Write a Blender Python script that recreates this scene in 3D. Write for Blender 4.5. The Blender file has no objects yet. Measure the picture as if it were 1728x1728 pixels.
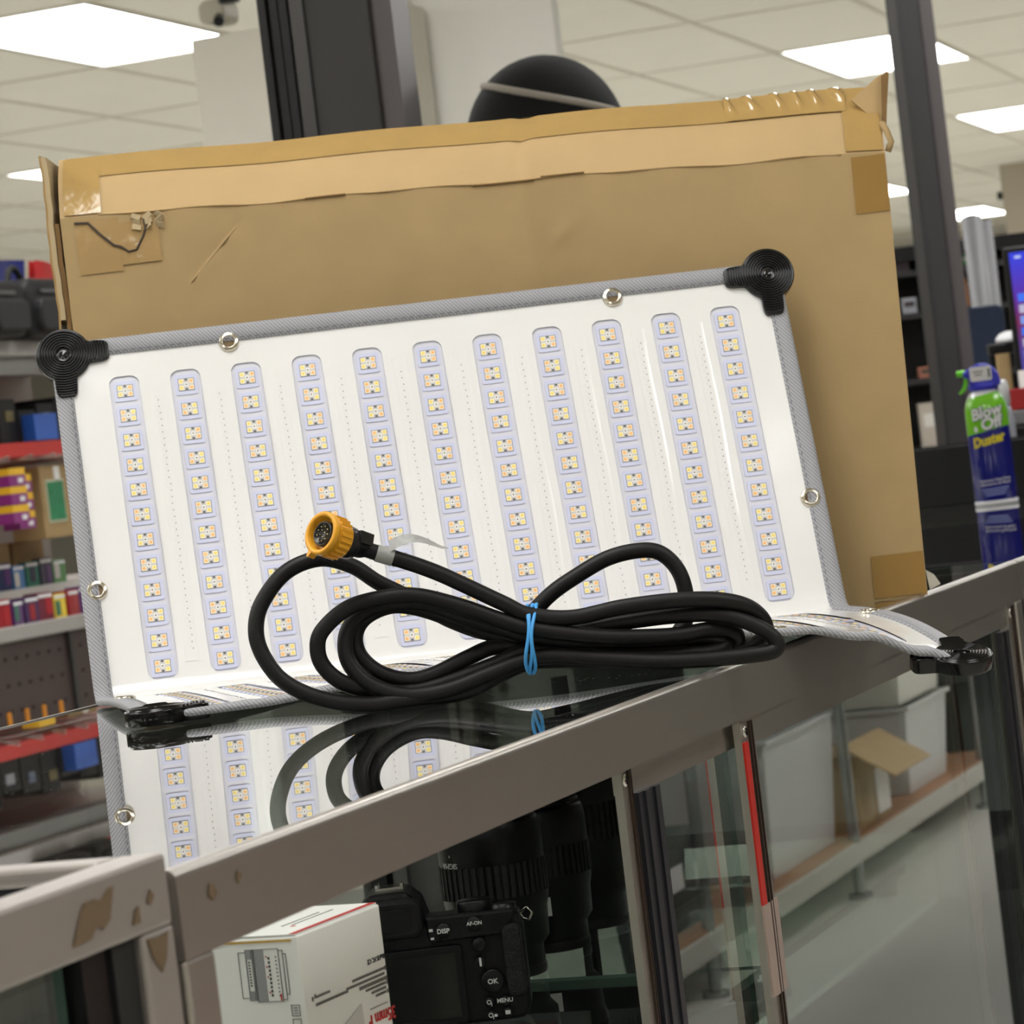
import bpy, bmesh, math, random
from math import sin, cos, pi, radians, atan2, sqrt
from mathutils import Vector, Matrix, Euler

random.seed(7)
S = bpy.context.scene
COL = S.collection

# ------------------------------------------------------------------ camera, world, exposure
TOP = 0.97                      # glass counter height
cam_data = bpy.data.cameras.new('camera')
cam = bpy.data.objects.new('camera', cam_data)
COL.objects.link(cam)
S.camera = cam
YAW, PITCH, ROLL = radians(19.9), radians(0.9), radians(6.84)
fwd = Vector((-sin(YAW) * cos(PITCH), cos(YAW) * cos(PITCH), -sin(PITCH)))
r0 = Vector((cos(YAW), sin(YAW), 0))
u0 = r0.cross(fwd)
rt = r0 * cos(ROLL) - u0 * sin(ROLL)
up = r0 * sin(ROLL) + u0 * cos(ROLL)
cam.matrix_world = Matrix(((rt.x, up.x, -fwd.x, 0.627), (rt.y, up.y, -fwd.y, 0.0), (rt.z, up.z, -fwd.z, 1.13), (0, 0, 0, 1)))
cam_data.sensor_width = 36
cam_data.lens = 5400 / 1728 * 36
cam_data.clip_start = 0.05
cam_data.dof.use_dof = True
cam_data.dof.focus_distance = 2.25
cam_data.dof.aperture_fstop = 25

world = bpy.data.worlds.new('world')
S.world = world
world.use_nodes = True
world.node_tree.nodes['Background'].inputs[0].default_value = (1, 0.98, 0.94, 1)
world.node_tree.nodes['Background'].inputs[1].default_value = 0.25
S.view_settings.view_transform = 'Standard'
S.view_settings.look = 'None'
S.view_settings.exposure = 0.0
S.view_settings.gamma = 1
S.view_settings.use_curve_mapping = False
S.cycles.use_denoising = True
S.cycles.max_bounces = 14
S.cycles.diffuse_bounces = 4
S.cycles.glossy_bounces = 6
S.cycles.transmission_bounces = 6
S.cycles.transparent_max_bounces = 24
S.cycles.sample_clamp_indirect = 6
LIGHT_STRENGTH = 10.5

# ------------------------------------------------------------------ materials
MATS = {}


def lin(c):
    return tuple(((v / 255) / 12.92 if v / 255 <= 0.04045 else ((v / 255 + 0.055) / 1.055) ** 2.4) for v in c)


def mat(name, color, rough=0.5, metal=0.0, var=0.0, vscale=20.0, bump=0.0, bscale=60.0, emis=None, estr=0.0, coat=0.0, spec=0.5, stretch=None):
    """Principled material with procedural colour variation and fine relief (colour given as sRGB 0-255)."""
    if name in MATS:
        return MATS[name]
    m = bpy.data.materials.new(name)
    m.use_nodes = True
    nt = m.node_tree
    b = nt.nodes['Principled BSDF']
    c = lin(color)
    b.inputs['Base Color'].default_value = (*c, 1)
    b.inputs['Roughness'].default_value = rough
    b.inputs['Metallic'].default_value = metal
    b.inputs['Specular IOR Level'].default_value = spec
    b.inputs['Coat Weight'].default_value = coat
    if emis:
        b.inputs['Emission Color'].default_value = (*lin(emis), 1)
        b.inputs['Emission Strength'].default_value = estr
    if var or bump:
        tc = nt.nodes.new('ShaderNodeTexCoord')
        src = tc.outputs['Object']
        if stretch:
            mp = nt.nodes.new('ShaderNodeMapping')
            mp.inputs['Scale'].default_value = stretch
            nt.links.new(src, mp.inputs['Vector'])
            src = mp.outputs['Vector']
    if var:
        n = nt.nodes.new('ShaderNodeTexNoise')
        n.inputs['Scale'].default_value = vscale
        n.inputs['Detail'].default_value = 4
        nt.links.new(src, n.inputs['Vector'])
        mx = nt.nodes.new('ShaderNodeMix')
        mx.data_type = 'RGBA'
        mx.inputs[6].default_value = (*[v * (1 - var) for v in c], 1)
        mx.inputs[7].default_value = (*[min(1, v * (1 + var)) for v in c], 1)
        nt.links.new(n.outputs['Fac'], mx.inputs[0])
        nt.links.new(mx.outputs[2], b.inputs['Base Color'])
    if bump:
        n2 = nt.nodes.new('ShaderNodeTexNoise')
        n2.inputs['Scale'].default_value = bscale
        n2.inputs['Detail'].default_value = 3
        nt.links.new(src, n2.inputs['Vector'])
        bp = nt.nodes.new('ShaderNodeBump')
        bp.inputs['Strength'].default_value = bump
        bp.inputs['Distance'].default_value = 0.002
        nt.links.new(n2.outputs['Fac'], bp.inputs['Height'])
        nt.links.new(bp.outputs['Normal'], b.inputs['Normal'])
    MATS[name] = m
    return m


def glass(name, tint=(0.93, 0.97, 0.95), ior=1.5, rough=0.0, dust=0.0):
    """Thin-pane glass: both faces' Fresnel reflection on the entering face, plain transmission otherwise."""
    if name in MATS:
        return MATS[name]
    m = bpy.data.materials.new(name)
    m.use_nodes = True
    nt = m.node_tree
    nt.nodes.clear()
    out = nt.nodes.new('ShaderNodeOutputMaterial')
    tr = nt.nodes.new('ShaderNodeBsdfTransparent')
    tr.inputs[0].default_value = (*tint, 1)
    gl = nt.nodes.new('ShaderNodeBsdfGlossy')
    gl.inputs['Color'].default_value = (1, 1, 1, 1)
    gl.inputs['Roughness'].default_value = rough
    fr = nt.nodes.new('ShaderNodeFresnel')
    fr.inputs['IOR'].default_value = ior

    def mth(op, a, b):
        n = nt.nodes.new('ShaderNodeMath')
        n.operation = op
        for i, v in enumerate((a, b)):
            if isinstance(v, (int, float)):
                n.inputs[i].default_value = v
            else:
                nt.links.new(v, n.inputs[i])
        return n.outputs[0]
    R = fr.outputs[0]
    R2 = mth('DIVIDE', mth('MULTIPLY', R, 2.0), mth('ADD', R, 1.0))
    geo = nt.nodes.new('ShaderNodeNewGeometry')
    fac = mth('MULTIPLY', R2, mth('SUBTRACT', 1.0, geo.outputs['Backfacing']))
    mix = nt.nodes.new('ShaderNodeMixShader')
    nt.links.new(fac, mix.inputs[0])
    nt.links.new(tr.outputs[0], mix.inputs[1])
    nt.links.new(gl.outputs[0], mix.inputs[2])
    last = mix.outputs[0]
    if dust:
        tc = nt.nodes.new('ShaderNodeTexCoord')
        vo = nt.nodes.new('ShaderNodeTexVoronoi')
        vo.inputs['Scale'].default_value = 170
        nt.links.new(tc.outputs['Object'], vo.inputs['Vector'])
        no = nt.nodes.new('ShaderNodeTexNoise')
        no.inputs['Scale'].default_value = 9
        nt.links.new(tc.outputs['Object'], no.inputs['Vector'])
        thr = mth('MULTIPLY', mth('SUBTRACT', no.outputs['Fac'], 0.42), 0.42)
        spk = mth('MULTIPLY', mth('LESS_THAN', vo.outputs['Distance'], thr), dust)
        df = nt.nodes.new('ShaderNodeBsdfDiffuse')
        df.inputs[0].default_value = (0.75, 0.73, 0.7, 1)
        mx2 = nt.nodes.new('ShaderNodeMixShader')
        nt.links.new(spk, mx2.inputs[0])
        nt.links.new(last, mx2.inputs[1])
        nt.links.new(df.outputs[0], mx2.inputs[2])
        last = mx2.outputs[0]
    nt.links.new(last, out.inputs[0])
    MATS[name] = m
    return m


# ------------------------------------------------------------------ mesh building
class MB:
    def __init__(s):
        s.v = []; s.f = []; s.m = []; s.mat = 0; s.sm = []; s.smooth = False

    def add(s, verts, faces, M=None):
        o = len(s.v)
        for p in verts:
            p = Vector(p)
            s.v.append(tuple(M @ p) if M is not None else tuple(p))
        for f in faces:
            s.f.append(tuple(i + o for i in f)); s.m.append(s.mat); s.sm.append(s.smooth)
        return s

    def box(s, c, d, M=None):
        x, y, z = c; a, b, h = d[0] / 2, d[1] / 2, d[2] / 2
        V = [(x - a, y - b, z - h), (x + a, y - b, z - h), (x + a, y + b, z - h), (x - a, y + b, z - h),
             (x - a, y - b, z + h), (x + a, y - b, z + h), (x + a, y + b, z + h), (x - a, y + b, z + h)]
        return s.add(V, [(3, 2, 1, 0), (4, 5, 6, 7), (0, 1, 5, 4), (1, 2, 6, 5), (2, 3, 7, 6), (3, 0, 4, 7)], M)

    def box2(s, lo, hi, M=None):
        return s.box([(a + b) / 2 for a, b in zip(lo, hi)], [abs(b - a) for a, b in zip(lo, hi)], M)

    def rbox(s, c, d, r, M=None, axis=2, seg=3):
        """box with rounded corners in the plane across `axis`"""
        ax = [i for i in range(3) if i != axis]
        if axis == 1:
            ax = [0, 2]
        a, b = d[ax[0]] / 2, d[ax[1]] / 2
        r = min(r, a * .99, b * .99)
        pts = []
        for cx, cy, t0 in ((a - r, b - r, 0), (-a + r, b - r, pi / 2), (-a + r, -b + r, pi), (a - r, -b + r, 1.5 * pi)):
            for k in range(seg + 1):
                t = t0 + k * pi / 2 / seg
                pts.append((cx + r * cos(t), cy + r * sin(t)))
        return s.prism(pts, d[axis], c, axis, M)

    def prism(s, pts, h, c=(0, 0, 0), axis=2, M=None):
        n = len(pts); V = []
        for k in (-h / 2, h / 2):
            for p in pts:
                q = [0, 0, 0]
                ax = [i for i in range(3) if i != axis]
                q[ax[0]] = p[0] + c[ax[0]]; q[ax[1]] = p[1] + c[ax[1]]; q[axis] = k + c[axis]
                V.append(q)
        F = [tuple(range(n))[::-1], tuple(range(n, 2 * n))] + [(i, (i + 1) % n, n + (i + 1) % n, n + i) for i in range(n)]
        if axis == 1:
            F = [f[::-1] for f in F]
        return s.add(V, F, M)

    def lathe(s, prof, seg=32, M=None, axis=2, cap=True):
        """prof: list of (r, z)"""
        V = []; n = len(prof)
        for r, z in prof:
            for k in range(seg):
                t = 2 * pi * k / seg
                p = [r * cos(t), r * sin(t), z]
                if axis == 0: p = [z, r * cos(t), r * sin(t)]
                if axis == 1: p = [r * sin(t), z, r * cos(t)]
                V.append(p)
        F = []
        for i in range(n - 1):
            for k in range(seg):
                k2 = (k + 1) % seg
                F.append((i * seg + k, i * seg + k2, (i + 1) * seg + k2, (i + 1) * seg + k))
        if cap:
            F.append(tuple(range(seg))[::-1]); F.append(tuple(range((n - 1) * seg, n * seg)))
        return s.add(V, F, M)

    def cyl(s, p, q, r, seg=12, r2=None):
        p, q = Vector(p), Vector(q)
        d = q - p
        M = Matrix.Translation(p) @ d.to_track_quat('Z', 'Y').to_matrix().to_4x4()
        return s.lathe([(r, 0), (r if r2 is None else r2, d.length)], seg, M)

    def tube(s, pts, r, seg=10, closed=False):
        pts = [Vector(p) for p in pts]; n = len(pts)
        T = []
        for i in range(n):
            a = pts[(i - 1) % n] if (closed or i > 0) else pts[0]
            b = pts[(i + 1) % n] if (closed or i < n - 1) else pts[-1]
            T.append((b - a).normalized())
        N = T[0].orthogonal().normalized(); V = []
        for i in range(n):
            N = (N - T[i] * N.dot(T[i])).normalized()
            B = T[i].cross(N)
            for k in range(seg):
                t = 2 * pi * k / seg
                rr = r[i] if isinstance(r, (list, tuple)) else r
                V.append(pts[i] + (N * cos(t) + B * sin(t)) * rr)
        F = []
        for i in range(n if closed else n - 1):
            j = (i + 1) % n
            for k in range(seg):
                k2 = (k + 1) % seg
                F.append((i * seg + k, i * seg + k2, j * seg + k2, j * seg + k))
        if not closed:
            F.append(tuple(range(seg))[::-1]); F.append(tuple(range((n - 1) * seg, n * seg)))
        return s.add(V, F)

    def sphere(s, c, r, M=None, seg=20, rings=12):
        rx, ry, rz = r if isinstance(r, (tuple, list)) else (r, r, r)
        V = []; F = []
        for i in range(rings + 1):
            ph = pi * i / rings
            for k in range(seg):
                t = 2 * pi * k / seg
                V.append((c[0] + rx * sin(ph) * cos(t), c[1] + ry * sin(ph) * sin(t), c[2] + rz * cos(ph)))
        for i in range(rings):
            for k in range(seg):
                k2 = (k + 1) % seg
                F.append((i * seg + k, (i + 1) * seg + k, (i + 1) * seg + k2, i * seg + k2))
        return s.add(V, F, M)

    def grid(s, fn, us, vs, flip=False):
        nu, nv = len(us), len(vs)
        V = [fn(u, v) for v in vs for u in us]
        F = []
        for j in range(nv - 1):
            for i in range(nu - 1):
                q = (j * nu + i, j * nu + i + 1, (j + 1) * nu + i + 1, (j + 1) * nu + i)
                F.append(q[::-1] if flip else q)
        return s.add(V, F)

    def mesh(s, name, mats):
        me = bpy.data.meshes.new(name)
        me.from_pydata(s.v, [], s.f)
        for m in (mats if isinstance(mats, (list, tuple)) else [mats]):
            me.materials.append(m)
        me.polygons.foreach_set('material_index', s.m)
        me.polygons.foreach_set('use_smooth', s.sm)
        me.update()
        return me

    def build(s, name, mats, parent=None, M=None, bevel=0, seg=2, weld=False):
        return obj(name, s.mesh(name, mats), parent, M, bevel, seg, weld)


def obj(name, me, parent=None, M=None, bevel=0, seg=2, weld=False):
    o = bpy.data.objects.new(name, me)
    COL.objects.link(o)
    if parent: o.parent = parent
    if M is not None: o.matrix_local = M
    if weld:
        w = o.modifiers.new('weld', 'WELD'); w.merge_threshold = 1e-5
    if bevel:
        b = o.modifiers.new('bevel', 'BEVEL'); b.width = bevel; b.segments = seg; b.limit_method = 'ANGLE'; b.angle_limit = radians(40)
    return o


def tag(o, label, cat, group=None, kind=None):
    o['label'] = label; o['category'] = cat
    if group: o['group'] = group
    if kind: o['kind'] = kind
    return o


def thing(name, label, cat, loc=(0, 0, 0), rotz=0.0, group=None):
    o = bpy.data.objects.new(name, None)
    o.empty_display_size = 0.05
    COL.objects.link(o)
    o.location = loc; o.rotation_euler = (0, 0, rotz)
    return tag(o, label, cat, group)


def struct(name, mb, m):
    o = mb.build(name, m); o['kind'] = 'structure'; return o


def tree_copy(o, parent=None):
    c = o.copy(); COL.objects.link(c)
    if parent: c.parent = parent
    for ch in list(o.children):
        tree_copy(ch, c)
    return c


def pane(name, lo, hi, gm, parent=None, edge=None, M=None):
    """glass sheet: the two big faces are glass, the thin edges green ground glass"""
    b = MB()
    d = [abs(h - l) for l, h in zip(lo, hi)]
    ax = d.index(min(d))
    b.box2(lo, hi)
    big = {0: (3, 5), 1: (2, 4), 2: (0, 1)}[ax]
    b.m = [0 if i in big else 1 for i in range(6)]
    return b.build(name, [gm, edge or MATS['glass_edge']], parent, M)


def text(s, size, m, parent=None, M=None, name='lettering', align='CENTER', depth=0.0002, bold=0.0, wrap=None, shear=0.0, sx=1.0):
    cu = bpy.data.curves.new('t', 'FONT')
    cu.body = s; cu.size = size; cu.align_x = align; cu.align_y = 'CENTER'
    cu.extrude = depth; cu.offset = bold; cu.shear = shear; cu.resolution_u = 3
    ob = bpy.data.objects.new('t', cu)
    COL.objects.link(ob)
    dg = bpy.context.evaluated_depsgraph_get(); dg.update()
    me = bpy.data.meshes.new_from_object(ob.evaluated_get(dg))
    bpy.data.objects.remove(ob); bpy.data.curves.remove(cu)
    for v in me.vertices:
        v.co.x *= sx
        if wrap: v.co = wrap(v.co)
    me.materials.clear(); me.materials.append(m); me.name = name
    for p in me.polygons: p.material_index = 0
    return obj(name, me, parent, M)


def face_M(origin, xdir, ydir):
    x = Vector(xdir).normalized(); y = Vector(ydir); z = x.cross(y).normalized(); y = z.cross(x)
    o = Vector(origin)
    return Matrix(((x.x, y.x, z.x, o.x), (x.y, y.y, z.y, o.y), (x.z, y.z, z.z, o.z), (0, 0, 0, 1)))


def spline(P, n=10):
    """Catmull-Rom through points"""
    P = [Vector(p) for p in P]; out = []
    for i in range(len(P) - 1):
        a = P[max(i - 1, 0)]; b = P[i]; c = P[i + 1]; d = P[min(i + 2, len(P) - 1)]
        for k in range(n):
            t = k / n
            out.append(0.5 * ((2 * b) + (c - a) * t + (2 * a - 5 * b + 4 * c - d) * t * t + (3 * b - a - 3 * c + d) * t ** 3))
    out.append(P[-1])
    return out


# shared materials
mat('glass_edge', (86, 106, 98), 0.25)
G_TOP = glass('counter_top_glass', (0.87, 0.885, 0.87), 1.5, 0.0, dust=0.6)
G_DOOR = glass('sliding_door_glass', (0.78, 0.81, 0.79), 2.15)
G_CLEAR = glass('clear_glass', (0.86, 0.90, 0.88), 1.5)
ALU = mat('brushed_aluminium', (182, 177, 170), 0.30, 0.85, var=0.06, vscale=30, bump=0.08, bscale=200, stretch=(40, 1, 40))
ALU_L = mat('pale_painted_aluminium', (172, 165, 160), 0.42, 0.6, var=0.05, vscale=18)
STEEL = mat('bright_steel', (205, 203, 198), 0.2, 1.0)
BLACK = mat('black_plastic', (10, 10, 11), 0.35, spec=.35)
BLACKM = mat('matte_black', (16, 16, 17), 0.65, var=0.2)
RUBBER = mat('black_rubber', (13, 12, 12), 0.5, bump=0.05, bscale=400, spec=.3)
WHITE = mat('white_card', (244, 243, 240), 0.5, var=0.03)
CARD = mat('brown_cardboard', (170, 143, 99), 0.75, var=0.10, vscale=26, bump=0.12, bscale=140)
CARD_IN = mat('cardboard_core', (128, 98, 58), 0.85, var=0.15, vscale=60)
DGREY = mat('dark_grey_metal', (52, 50, 50), 0.42, 0.2, var=0.12, vscale=14)
GREY = mat('grey_metal_shelf', (168, 164, 160), 0.45, 0.1, var=0.05)
INK = mat('dark_ink', (40, 40, 42), 0.6)

# ------------------------------------------------------------------ room shell
floor = struct('floor', MB().box2((-15, -7, -0.1), (3.2, 34, 0)), mat('polished_vinyl_floor', (214, 213, 204), 0.5, var=0.05, vscale=1.5))
CZ = 2.68
CROT = radians(1.6)
CM = Matrix.Rotation(CROT, 4, 'Z')
ceiling = struct('ceiling', MB().box2((-15, -7, CZ + 0.03), (3.2, 34, CZ + 0.13)), mat('ceiling_board', (205, 200, 186), 0.9))
WALLM = mat('painted_wall', (196, 190, 178), 0.8, var=0.03, vscale=3)
struct('wall_back', MB().box2((-15, 33.8, 0), (3.2, 34, CZ + 0.03)), WALLM)
struct('wall_left', MB().box2((-15.2, -7, 0), (-15, 34, CZ + 0.03)), WALLM)
struct('wall_right', MB().box2((3.2, -7, 0), (3.4, 34, CZ + 0.03)), WALLM)
struct('wall_front', MB().box2((-15, -7.2, 0), (3.2, -7, CZ + 0.03)), WALLM)

# suspended ceiling: tiles in the part of the ceiling the photo shows, T-bars, light panels
PX, PY = 0.60, 1.35
X0, Y0 = -2.3, 8.95          # corner of the cell that holds a light
lights_at = []
light_cells = set()
for i in range(-3, 4):
    for j in range(-3, 5):
        light_cells.add((i * 3, j * 3))
TILE = mat('mineral_fibre_tile', (222, 218, 207), 0.9, var=0.04, vscale=3, bump=0.25, bscale=90)
tile_me = MB().box((0, 0, 0.008), (PX - 0.022, PY - 0.022, 0.016)).mesh('ceiling_tile', TILE)
ntile = 0
for j in range(-1, 15):
    for i in range(-22, 6):
        cx, cy = X0 + (i + .5) * PX, Y0 + (j + .5) * PY
        p = CM @ Vector((cx, cy, CZ))
        ang = math.degrees(atan2(p.x - 0.627, p.y)) + 19.9
        if (i, j) in light_cells or not (-11.5 < ang < 11.5) or p.y > 26 or ntile >= 290:
            continue
        o = obj('ceiling_tile', tile_me, ceiling, CM @ Matrix.Translation((cx, cy, CZ)))
        ntile += 1
gb = MB()
for i in range(-22, 8):
    gb.box2((X0 + i * PX - .012, 6, CZ - .004), (X0 + i * PX + .012, 27, CZ + .03))
for j in range(-2, 15):
    gb.box2((-15, Y0 + j * PY - .012, CZ - .003), (2, Y0 + j * PY + .012, CZ + .03))
gb.build('ceiling_grid', mat('ceiling_tee_bar', (196, 189, 175), 0.6), ceiling, CM)

FRAMEM = mat('white_troffer_frame', (230, 228, 222), 0.5)
LAMP = bpy.data.materials.new('lit_diffuser')
LAMP.use_nodes = True
_b = LAMP.node_tree.nodes['Principled BSDF']
_b.inputs['Base Color'].default_value = (0.9, 0.9, 0.9, 1)
_b.inputs['Emission Color'].default_value = (1.0, 0.995, 0.985, 1)
_b.inputs['Emission Strength'].default_value = LIGHT_STRENGTH
fr = MB()
for a in (-1, 1):
    fr.box((a * (PX / 2 - .012), 0, 0.006), (.022, PY - .004, .02))
    fr.box((0, a * (PY / 2 - .012), 0.006), (PX - .046, .022, .02))
frame_me = fr.mesh('frame', FRAMEM)
diff_me = MB().box((0, 0, 0.006), (PX - .046, PY - .046, .008)).mesh('diffuser', LAMP)
LIGHT_LABELS = {(-3, 0): 'large lit ceiling panel at upper left, above the brown carton',
                (0, 3): 'lit ceiling panel crossed by the dark metal post on the right',
                (0, 6): 'lit ceiling panel cut by the right edge, right of the dark post',
                (-6, 3): 'lit ceiling panel peeking over the left top edge of the carton',
                (-3, 9): 'small far lit ceiling panel between carton and right post',
                (-3, 12): 'small far lit ceiling panel right of the dark post, above grey tubes'}
for (i, j) in sorted(light_cells):
    cx, cy = X0 + (i + .5) * PX, Y0 + (j + .5) * PY
    p = CM @ Vector((cx, cy, CZ))
    if not (-14.5 < p.x < 3.0 and -6.5 < p.y < 30): continue
    lab = LIGHT_LABELS.get((i, j))
    t = thing('ceiling_light', lab or 'flush white ceiling light panel lit beyond what the photo shows', 'light', p, CROT,
              'lit ceiling panels in view' if lab else 'ceiling panels lighting the rest of the shop')
    obj('frame', frame_me, t); obj('diffuser', diff_me, t)

# ------------------------------------------------------------------ main display case
case = thing('display_case', 'long aluminium and glass display counter carrying the carton and LED mat', 'display case', (0, 0, 0))
CY0, CY1, CD = 1.25, 3.20, -0.62
RAILH = 0.040


def rail_y(name, x_out, x_in, y0, y1, z0, z1, parent, m, lip=0.0065):
    """rail along y with a rounded upper outer edge"""
    sgn = 1 if x_out > x_in else -1
    w = abs(x_out - x_in)
    pts = [(0, 0), (w, 0), *[(w - .0045 + .0045 * cos(pi / 2 * q / 7), z1 - z0 - .0045 + .0045 * sin(pi / 2 * q / 7)) for q in range(8)], (w - lip, z1 - z0), (w - lip, z1 - z0 - .007), (0, z1 - z0 - .007)]
    b = MB()
    V = []
    for y in (y0, y1):
        V += [(x_in + sgn * p[0], y, z0 + p[1]) for p in pts]
    n = len(pts)
    F = [tuple(range(n)), tuple(range(n, 2 * n))[::-1]] + [(i, n + i, n + (i + 1) % n, (i + 1) % n) for i in range(n)]
    if sgn < 0: F = [f[::-1] for f in F]
    b.add(V, F)
    return b.build(name, m, parent)


ZR = .931
rail_y('front_rail', 0.0, -0.03, CY0, CY1, ZR, TOP + .001, case, ALU)
rail_y('back_rail', CD, CD + .03, CY0, CY1, ZR, TOP + .001, case, ALU)
MB().box2((CD + .03, CY0, ZR), (-.03, CY0 + .02, TOP - .007)).build('end_rail', ALU, case)
MB().box2((CD + .03, CY1 - .02, ZR), (-.03, CY1, TOP - .007)).build('end_rail', ALU, case)
pane('glass_top', (CD + .007, CY0 + .002, TOP - .006), (-.007, CY1 - .002, TOP), G_TOP, case)
# mitre line on the rail's left end, end cap screws
for y in (CY0, CY1 - .03):
    for x in (-.03, CD):
        MB().box2((x, y, 0.02), (x + .03, y + .03, ZR)).build('corner_post', ALU, case, bevel=.002)
MB().box2((CD, CY0, 0.02), (0, CY1, .30)).build('base_cabinet', mat('dark_laminate', (58, 56, 54), 0.5, var=.06), case)
MB().box2((CD + .02, CY0 + .03, .301), (-.03, CY1 - .03, .316)).build('deck_board', mat('grey_deck', (56, 57, 52), .6), case)
pane('back_glass', (CD + .010, CY0 + .03, .32), (CD + .015, CY1 - .03, ZR), G_CLEAR, case)
pane('end_glass', (CD + .03, CY1 - .016, .32), (-.03, CY1 - .011, ZR), G_CLEAR, case)
pane('end_glass', (CD + .03, CY0 + .011, .32), (-.03, CY0 + .016, ZR), G_CLEAR, case)
SH = 0.735
pane('glass_shelf', (-.34, 1.30, SH - .007), (-.045, 2.27, SH), G_CLEAR, case)
pane('glass_shelf', (-.34, 2.285, SH - .007), (-.045, 2.76, SH), G_CLEAR, case)
MB().box2((-.58, 1.30, .555), (-.27, 3.14, .57)).build('lower_shelf', mat('lower_shelf_board', (30, 31, 29), .5), case)
for y in (1.6, 2.277, 2.74):
    b = MB()
    b.box2((-.34, y - .004, SH - .024), (-.05, y + .004, SH - .0075))
    b.box2((-.345, y - .006, .32), (-.333, y + .006, ZR))
    b.build('shelf_bracket', BLACKM, case)


def sliding_door(y0, y1, xc, strip, sw):
    """framed sliding glass door: top and bottom frame, two stiles, glass, dark finger grip"""
    xf = xc + .006
    MB().box2((xc - .006, y0 + .02, .911), (xf, y1 - .02, .9306)).build('door_top_frame', ALU, case)
    MB().box2((xc - .006, y0 + .02, .325), (xf, y1 - .02, .345)).build('door_bottom_frame', ALU, case)
    pane('door_glass', (xc - .0025, y0 + .02, .345), (xc + .0025, y1 - .02, .911), G_DOOR, case)
    for k, (a, b_) in enumerate(((y0, y0 + sw), (y1 - sw, y1))):
        st = MB()
        st.box2((xf - .0045, a, .325), (xf + .001, b_, .9307))
        so = st.build('door_stile', ALU, case)
        g = MB()
        g.box2((xf + .001, a + sw * .52, .325), (xf + .0028, a + sw * .60, .9285))
        g.box2((xf + .001, a + sw * .70, .325), (xf + .0028, a + sw * .76, .9285))
        g.build('groove_lip', mat('dark_anodised', (70, 56, 48), .4, .6), so)
        sc = MB()
        M = Matrix.Translation((xf + .001, a + sw * .25, .922)) @ Matrix.Rotation(pi / 2, 4, 'Y')
        sc.smooth = True
        sc.lathe([(.0045, 0), (.0042, .0012), (.002, .0018)], 14, M)
        sc.mat = 1; sc.smooth = False
        sc.box((xf + .0032, a + sw * .25, .922), (.0006, .0052, .0012)); sc.box((xf + .0032, a + sw * .25, .922), (.0006, .0012, .0052))
        sc.build('screw', [STEEL, BLACK], so)
    if strip:
        h = MB()
        for q in range(4):
            h.box2((xf - .002, y0 + sw + .001 + q * .0105, .33), (xf + .004 + .0015 * (q % 2), y0 + sw + .001 + q * .0105 + .0098, .9115))
        h.build('finger_grip', mat('charcoal_extrusion', (46, 46, 52), .35, .3), case)


sliding_door(1.904, 2.90, -.018, True, .021)
sliding_door(2.150, 3.165, -.009, False, .035)
h = MB()
for q in range(3):
    h.box2((.0, 3.05 + q * .013, .33), (.006 + .002 * (q % 2), 3.05 + q * .013 + .0115, .91))
h.build('finger_grip', mat('charcoal_extrusion', (46, 46, 52)), case)
# painted red reflection strip and clear tape on the second stile
b = MB(); b.box2((-.002, 2.1505, .80), (-.0005, 2.162, .915)); b.build('red_strip', mat('red_reflection_paint', (200, 40, 30), .4), case)
b = MB(); b.box2((-.002, 2.150, .735), (-.0003, 2.188, .80)); b.build('masking_tape', mat('cloudy_tape', (170, 150, 140), .3), case)
# chips of old tape on the rail
b = MB()
b.prism([(1.279, .955), (1.281, .960), (1.285, .959), (1.287, .955), (1.283, .952)], .0006, (.0006, 0, 0), 0)
b.prism([(1.309, .957), (1.311, .961), (1.314, .959), (1.312, .955)], .0006, (.0006, 0, 0), 0)
b.build('tape_residue', mat('tape_residue_brown', (112, 92, 68), .6), case)

# ------------------------------------------------------------------ neighbouring cases
c2 = thing('display_case', 'second glass display counter beyond, under the spray can and black panel', 'display case', (0, 0, 0))
D0, D1 = 3.205, 5.40
rail_y('front_rail', 0.0, -0.03, D0, D1, ZR, TOP + .001, c2, ALU)
rail_y('back_rail', CD, CD + .03, D0, D1, ZR, TOP + .001, c2, ALU)
MB().box2((CD + .03, D0, ZR), (-.03, D0 + .02, TOP - .007)).build('end_rail', ALU, c2)
MB().box2((CD + .03, D1 - .02, ZR), (-.03, D1, TOP - .007)).build('end_rail', ALU, c2)
pane('glass_top', (CD + .007, D0 + .002, TOP - .006), (-.007, D1 - .002, TOP), G_TOP, c2)
for y in (D0, D1 - .03):
    for x in (-.03, CD):
        MB().box2((x, y, 0.02), (x + .03, y + .03, ZR)).build('corner_post', DGREY if y == D0 and x > -.1 else ALU, c2, bevel=.002)
MB().box2((CD, D0, 0.02), (0, D1, .30)).build('base_cabinet', mat('dark_laminate', (58, 56, 54)), c2)
MB().box2((CD + .02, D0 + .03, .70), (-.03, D1 - .03, .715)).build('shelf_board', mat('dark_shelf', (40, 42, 40), .5), c2)
pane('back_glass', (CD + .010, D0 + .03, .32), (CD + .015, D1 - .03, ZR), G_CLEAR, c2)
pane('front_glass', (-.018, D0 + .03, .32), (-.013, D1 - .03, ZR), G_DOOR, c2)

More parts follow.
